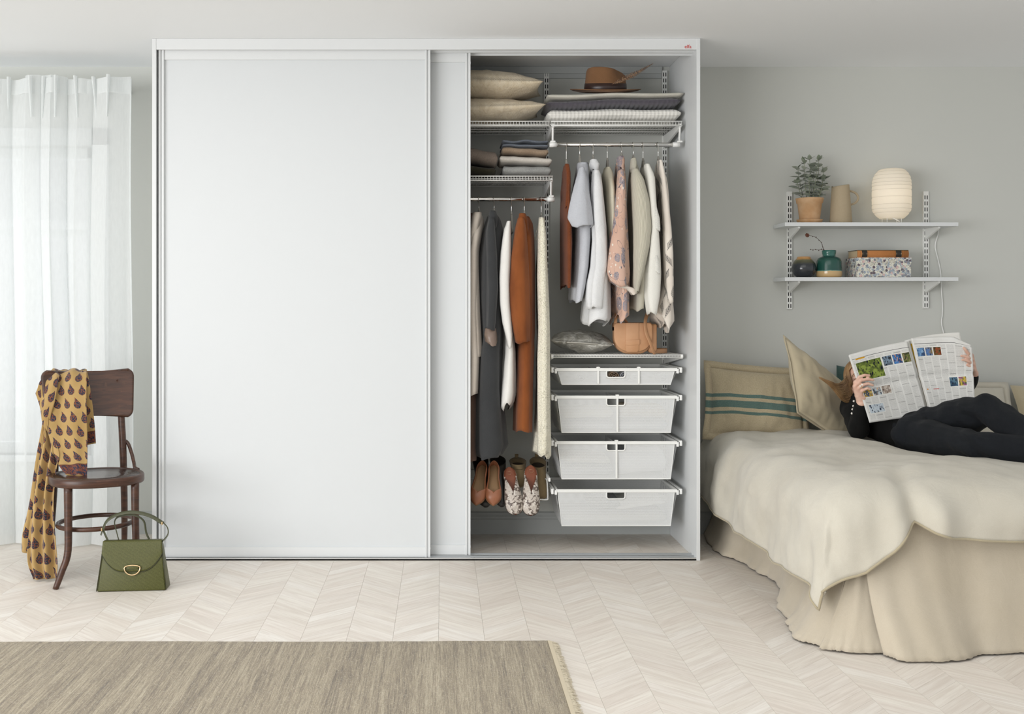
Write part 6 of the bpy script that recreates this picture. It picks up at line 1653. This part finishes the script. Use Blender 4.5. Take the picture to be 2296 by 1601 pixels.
# ================================================================== CHAIR, SCARF, HANDBAG
def wood_dark():
    m = Mat('dark_bentwood', '4a2f22', 0.38, 0, 0.5); n = m.noise(m.scaled('Object', (3, 3, 22)), 3, 5, 0.6, 0.8); w = m.noise(m.tex(), 20, 4)
    c = m.mix(n.step(0.3, 0.7), '553626', '3a241a'); m.color(m.mix(w.step(0.62, 0.75) * 0.5, c, '7a5236')); m.bump(n, 0.1, 0.001); return m.m
M['bentwood'] = wood_dark()
CC = V((-1.555, 5.10, 0)); fa = 0.45
cf = V((sin(fa), -cos(fa), 0)); cs = V((cos(fa), sin(fa), 0))     # facing and side directions
def CH(f, s, z): return CC + cf * f + cs * s + V((0, 0, z))
def chair():
    wd_ = M['bentwood']; root = thing('bentwood_chair', 'dark bentwood cafe chair with curved back panel, in front of the curtain', 'chair', CC)
    n = 56; zt = 0.465
    def seat_ring(k, z): 
        r = []
        for i in range(n):
            a = 2 * pi * i / n; rr = 0.205 * k
            f = cos(a); s = sin(a); w = 1.0 + 0.03 * f
            r.append(CH(0.01 + rr * math.copysign(abs(f) ** 0.9, f), rr * 1.0 * math.copysign(abs(s) ** 0.88, s) * w, z))
        return r
    MB().loft([seat_ring(0.90, zt - 0.036), seat_ring(0.985, zt - 0.036), seat_ring(1.0, zt - 0.030), seat_ring(1.0, zt - 0.006), seat_ring(0.985, zt), seat_ring(0.93, zt), seat_ring(0.90, zt - 0.004)], False).make('seat_rim', wd_, root)
    sm = Mat('polished_seat', '39261e', 0.22, 0, 0.6); q = sm.noise(sm.tex(), 6, 4); sm.color(sm.mix(q.step(0.35, 0.7), '3f2a20', '2b1c17')); sm.rough(q * 0.2 + 0.16)
    MB().loft([seat_ring(0.91, zt - 0.012), seat_ring(0.91, zt - 0.0035), seat_ring(0.5, zt - 0.0055), seat_ring(0.05, zt - 0.006)], True).make('seat_panel', sm.m, root)
    for f, s, bf, bs in ((0.145, -0.140, 0.165, -0.195), (0.145, 0.145, 0.175, 0.165)):
        pts = spline([CH(f, s, zt - 0.03), CH(f + 0.004, s, 0.30), CH(f + 0.010, s * 1.02, 0.15), CH(lerp(f, bf, .5), lerp(s, bs, .5), 0.07), CH(bf, bs, 0.0)], 20)
        MB().tube(pts, [0.0185 - 0.006 * (k / 19) for k in range(20)], 12).make('leg', wd_, root)
    for s in (-1, 1):
        pts = spline([CH(-0.29, s * 0.175, 0.0), CH(-0.225, s * 0.165, 0.20), CH(-0.19, s * 0.155, 0.44), CH(-0.20, s * 0.150, 0.62), CH(-0.235, s * 0.145, 0.80), CH(-0.255, s * 0.142, 0.87)], 28)
        MB().tube(pts, [0.0125 + 0.004 * sin(pi * k / 27) for k in range(28)], 12).make('leg', wd_, root)
        br = spline([CH(-0.197, s * 0.156, 0.585), CH(-0.192, s * 0.175, 0.57), CH(-0.165, s * 0.186, 0.53), CH(-0.135, s * 0.192, 0.485), CH(-0.10, s * 0.190, 0.466), CH(-0.05, s * 0.195, 0.463)], 22)
        MB().tube(br, 0.0085, 10).make('hip_brace', wd_, root)
    ring = [CH(0.0 + 0.172 * cos(a), 0.165 * sin(a), 0.245 + 0.004 * sin(a)) for a in [2 * pi * k / 48 for k in range(48)]]
    MB().tube(ring, 0.0105, 10, closed=True).make('stretcher_ring', wd_, root)
    # curved back panel with rounded corners
    nu, nv = 44, 22; vs = []
    H, W = 0.205, 0.425; zc = 0.808
    for j in range(nv):
        v = sin(pi / 2 * (-1 + 2 * j / (nv - 1)))
        for i in range(nu):
            u = -1 + 2 * i / (nu - 1)
            r = 0.13
            w = W / 2 * (0.96 + 0.035 * v); h = H / 2
            uu, vv = u, v
            ex = max(0, abs(v) - (1 - 0.30)) / 0.30
            uu = u * (1 - 0.13 * (1 - sqrt(max(0, 1 - ex * ex))))
            vs.append(CH(-0.205 - 0.03 * v - 0.028 * (1 - u * u), w * uu, zc + h * vv + 0.006 * u * u * v))
    mesh('back_panel', vs, grid_faces(nu, nv), wd_, root, solid=0.013)
    for s, z in ((0.10, 0.87), (0.10, 0.74)):
        MB().ball(CH(-0.205 + 0.008 - 0.020, s + 0.03, z), 0.005, 8).make('peg', wd_, root)
chair()
def paisley():
    m = Mat('ochre_paisley', 'b39560', 0.85, 0, 0.2, 0.2); u, v, w = m.xyz('UV')
    cw, ch = 0.078, 0.064
    row = (v / ch).floor(); uu = u / cw + row.mod(2.0) * 0.5; x = uu.fract() - 0.5; y = (v / ch).fract() - 0.5
    yy = y + 0.10; bx_ = x + (y.max(0.0)) * (y.max(0.0)) * 0.9
    wid = (0.33 - (y + 0.08).max(0.0) * 0.62).max(0.0)
    body = bx_.abs().lt(wid * 0.95) * y.gt(-0.40) * y.lt(0.44); rnd = ((x * x + (y + 0.10) * (y + 0.10) * 1.3).sqrt()).lt(0.32)
    shape = body * y.gt(-0.1)
    shape = shape.max(rnd)
    edge = m.noise(m.scaled('UV', (1, 1, 1)), 320, 2); shape = shape * edge.gt(0.36)
    dots = m.voro(m.scaled('UV', (1, 1.25, 1)), 70, 0.4); navy = dots.lt(0.50) * shape
    c = m.mix(m.noise(m.tex(), 5, 3).step(0.3, 0.7), 'b59661', 'a58651')
    c = m.mix(shape, c, '74402e'); c = m.mix(navy, c, '25293c'); c = m.mix(dots.lt(0.12) * shape, c, 'b0895a')
    bd = v.lt(0.055) * v.gt(0.006); c = m.mix(bd, c, m.mix(m.noise(m.tex('UV'), 90, 3).gt(0.52), '74402e', '25293c'))
    c = m.mix(v.lt(0.060) * v.gt(0.055), c, '5a3426')
    m.color(c); m.bump(m.noise(m.tex(), 30, 3), 0.2, 0.006); return m.m
M['paisley'] = paisley()
def ribbon(name, rows, parent, mat, nu=34, nv=70, amp=0.012, kf=3.0, seed=0.0, solid=0.0025, wmul=1.6, v0=0.0):
    """cloth strip; rows: (left point, right point), first row = lower end of the cloth (uv v = 0)"""
    L = spline([r[0] for r in rows], nv); R = spline([r[1] for r in rows], nv); vs, uv = [], []; run = v0
    for j in range(nv):
        if j: run += ((L[j] + R[j]) / 2 - (L[j - 1] + R[j - 1]) / 2).length
        w = (R[j] - L[j]).length
        d = (R[j] - L[j]).normalized(); t = ((L[min(j + 1, nv - 1)] + R[min(j + 1, nv - 1)]) - (L[max(j - 1, 0)] + R[max(j - 1, 0)])).normalized(); nr = d.cross(t).normalized()
        if nr.y > 0 and abs(nr.y) > 0.3: nr = -nr
        for i in range(nu):
            s = i / (nu - 1)
            p = L[j].lerp(R[j], s) + nr * amp * (sin(2 * pi * kf * s + seed + 1.2 * nz(seed, j * 0.05)) + 0.6 * nz(s * 4 + seed, j * 0.07))
            vs.append(p); uv.append((s * w * wmul, run))
    return mesh(name, vs, grid_faces(nu, nv), mat, parent, uv=uv, solid=solid)
def scarf():
    root = thing('paisley_scarf', 'ochre paisley scarf draped over the chair back down to the floor', 'scarf', P(90, 1300, 5.0))
    q = lambda a, b, y: P(a, b, y)
    ribbon('front_fall', [(q(149, 1066, 5.07), q(194, 1069, 5.07)), (q(128, 1035, 5.10), q(195, 1030, 5.10)), (q(110, 975, 5.15), q(195, 980, 5.15)), (q(106, 925, 5.19), q(193, 925, 5.18)), (q(102, 880, 5.22), q(193, 880, 5.21)), (q(108, 845, 5.25), q(194, 845, 5.24)), (q(118, 831, 5.29), q(194, 831, 5.28)), (q(118, 833, 5.35), q(194, 833, 5.34)), (q(115, 860, 5.38), q(195, 860, 5.37))], root, M['paisley'], amp=0.007, kf=1.7, seed=1)
    ribbon('short_end', [(q(186, 1000, 5.22), q(215, 994, 5.24)), (q(184, 950, 5.22), q(211, 945, 5.25)), (q(184, 900, 5.22), q(205, 895, 5.25)), (q(184, 860, 5.235), q(199, 855, 5.26)), (q(184, 832, 5.285), q(195, 832, 5.29))], root, M['paisley'], nu=14, amp=0.004, kf=1.0, seed=2)
    ribbon('shoulder_fold', [(q(80, 882, 5.20), q(108, 990, 5.16)), (q(84, 872, 5.20), q(112, 940, 5.17)), (q(90, 855, 5.21), q(122, 900, 5.18)), (q(102, 842, 5.23), q(128, 868, 5.20)), (q(112, 834, 5.27), q(132, 845, 5.23)), (q(118, 832, 5.31), q(136, 833, 5.29))], root, M['paisley'], nu=20, nv=40, amp=0.006, kf=1.2, seed=3, v0=0.1)
    ribbon('long_end', [(q(72, 1300, 5.00), q(130, 1297, 4.99)), (q(60, 1260, 5.01), q(131, 1262, 5.0)), (q(62, 1200, 5.03), q(128, 1205, 5.02)), (q(72, 1120, 5.07), q(124, 1130, 5.05)), (q(82, 1050, 5.10), q(128, 1060, 5.09)), (q(92, 990, 5.15), q(135, 1020, 5.12)), (q(98, 950, 5.19), q(118, 980, 5.16)), (q(98, 905, 5.21), q(112, 930, 5.19))], root, M['paisley'], amp=0.017, kf=2.6, seed=4, wmul=2.0, v0=0.07)
    ribbon('back_end', [(q(48, 1236, 5.14), q(90, 1250, 5.10)), (q(58, 1170, 5.15), q(95, 1180, 5.11)), (q(70, 1090, 5.17), q(104, 1100, 5.13)), (q(84, 1010, 5.19), q(112, 1020, 5.15)), (q(95, 960, 5.21), q(114, 965, 5.18)), (q(98, 910, 5.23), q(112, 920, 5.20))], root, M['paisley'], nu=24, amp=0.012, kf=1.6, seed=6, wmul=1.8, v0=0.07)
scarf()
def handbag():
    m = Mat('green_grained_leather', '5b5c2a', 0.38, 0, 0.5); v = m.voro(m.scaled('Object', (1, 1, 1.3)), 420, 0.7)
    m.color(m.mix(v.step(0.1, 0.55), '636430', '474817')); m.bump(v, 0.5, 0.0012)
    edge = plain('dark_green_edge', '34351b', 0.5)
    c = V((PX(298, 4.86), 4.875, 0)); rz = Matrix.Translation(c) @ Matrix.Rotation(0.10, 4, 'Z')
    root = thing('green_handbag', 'olive green grained leather handbag with flap and gold ring', 'handbag', c)
    H = 0.206
    def prism(name, ol_bot, ol_top, mat, bev=0.006, parent=root):
        v_ = [rz @ V(p) for p in ol_bot + ol_top]; n = len(ol_bot)
        f = [tuple(range(n - 1, -1, -1)), tuple(range(n, 2 * n))] + [(i, (i + 1) % n, (i + 1) % n + n, i + n) for i in range(n)]
        return mesh(name, v_, f, mat, parent, smooth=True, bevel=bev)
    prism('bag_body', [(-0.148, -0.045, 0.001), (0.142, -0.045, 0.001), (0.150, 0.045, 0.001), (-0.146, 0.045, 0.001)], [(-0.124, -0.014, H), (0.118, -0.014, H), (0.122, 0.018, H), (-0.122, 0.018, H)], m.m, 0.007)
    def front(x, z, off): return rz @ V((x, -0.045 + 0.031 * z / H - off, z))
    # flap: follows the front, rounded lower edge
    nu, nv = 40, 16; vs = []
    for j in range(nv):
        t = j / (nv - 1)
        for i in range(nu):
            s = -1 + 2 * i / (nu - 1)
            low = 0.082 + 0.075 * max(0, (abs(s) - 0.25) / 0.75) ** 2.2
            z = lerp(low, H + 0.003, t); hw = 0.124 + (0.148 - 0.124) * (1 - z / H) * 0.55
            vs.append(front(hw * s - 0.003, z, 0.0035 + 0.002 * sin(pi * t)))
    for i in range(nu):
        s = -1 + 2 * i / (nu - 1); vs.append(rz @ V((0.122 * s - 0.002, 0.016, H + 0.003)))
    fl = mesh('flap', vs, grid_faces(nu, nv + 1), m.m, root, solid=0.003)
    MB().tube([v_ + V((0, -0.001, 0)) for v_ in vs[:nu]], 0.0018, 6).make('flap_edge', edge, fl)
    # seams along the side edges
    for s in (-1, 1):
        a, b = front(s * 0.145 - 0.003, 0.004, 0.001), front(s * 0.121 - 0.003, H - 0.004, 0.001)
        MB().tube([a, b], 0.0022, 6).make('edge_binding', edge, root)
    # tab and D-ring
    tb = [front(x, z, 0.008) for x, z in ((-0.028, 0.112), (0.028, 0.112), (0.024, 0.094), (-0.024, 0.094))]
    mesh('tab', tb, [(0, 1, 2, 3)], m.m, root, solid=0.004, bevel=0.001)
    rr = [front(0.033 * cos(a), 0.100 + (0.030 if sin(a) < 0 else 0.010) * sin(a), 0.011) for a in [2 * pi * k / 36 for k in range(36)]]
    MB().tube(rr, 0.0030, 10, closed=True).make('ring', M['gold'], root)
    # handle and strap loops
    strap = plain('dark_green_leather', '44462f', 0.4); Q = lambda px, py, y=4.875: P(px, py, y)
    MB().tube(spline([Q(233, 1192), Q(232, 1184), Q(240, 1168), Q(258, 1156), Q(285, 1149), Q(312, 1150), Q(340, 1158), Q(366, 1174)], 40), [(0.0022, 0.009)] * 40, 8).make('handle', strap, root)
    MB().tube(spline([Q(226, 1200), Q(229, 1192), Q(231, 1182), Q(233, 1192), Q(242, 1212), Q(248, 1218)], 24), [(0.0012, 0.006)] * 24, 6).make('strap', strap, root)
    MB().tube(spline([Q(366, 1172), Q(375, 1182), Q(377, 1196), Q(370, 1208), Q(358, 1218)], 24), [(0.0012, 0.006)] * 24, 6).make('strap', strap, root)
    MB().tube(spline([Q(268, 1217, 4.9), Q(262, 1195, 4.9), Q(257, 1170, 4.9), Q(268, 1158, 4.9), Q(300, 1155, 4.9), Q(322, 1168, 4.9), Q(328, 1195, 4.9), Q(338, 1216, 4.9)], 40), [(0.0012, 0.005)] * 40, 6).make('strap', strap, root)
    for px, py in ((229, 1187), (364, 1173)):
        MB().box(-0.003, 0.003, -0.008, 0.006, -0.006, 0.006, Matrix.Translation(Q(px, py))).make('buckle', M['gold'], root, smooth=False, bevel=0.001)
handbag()
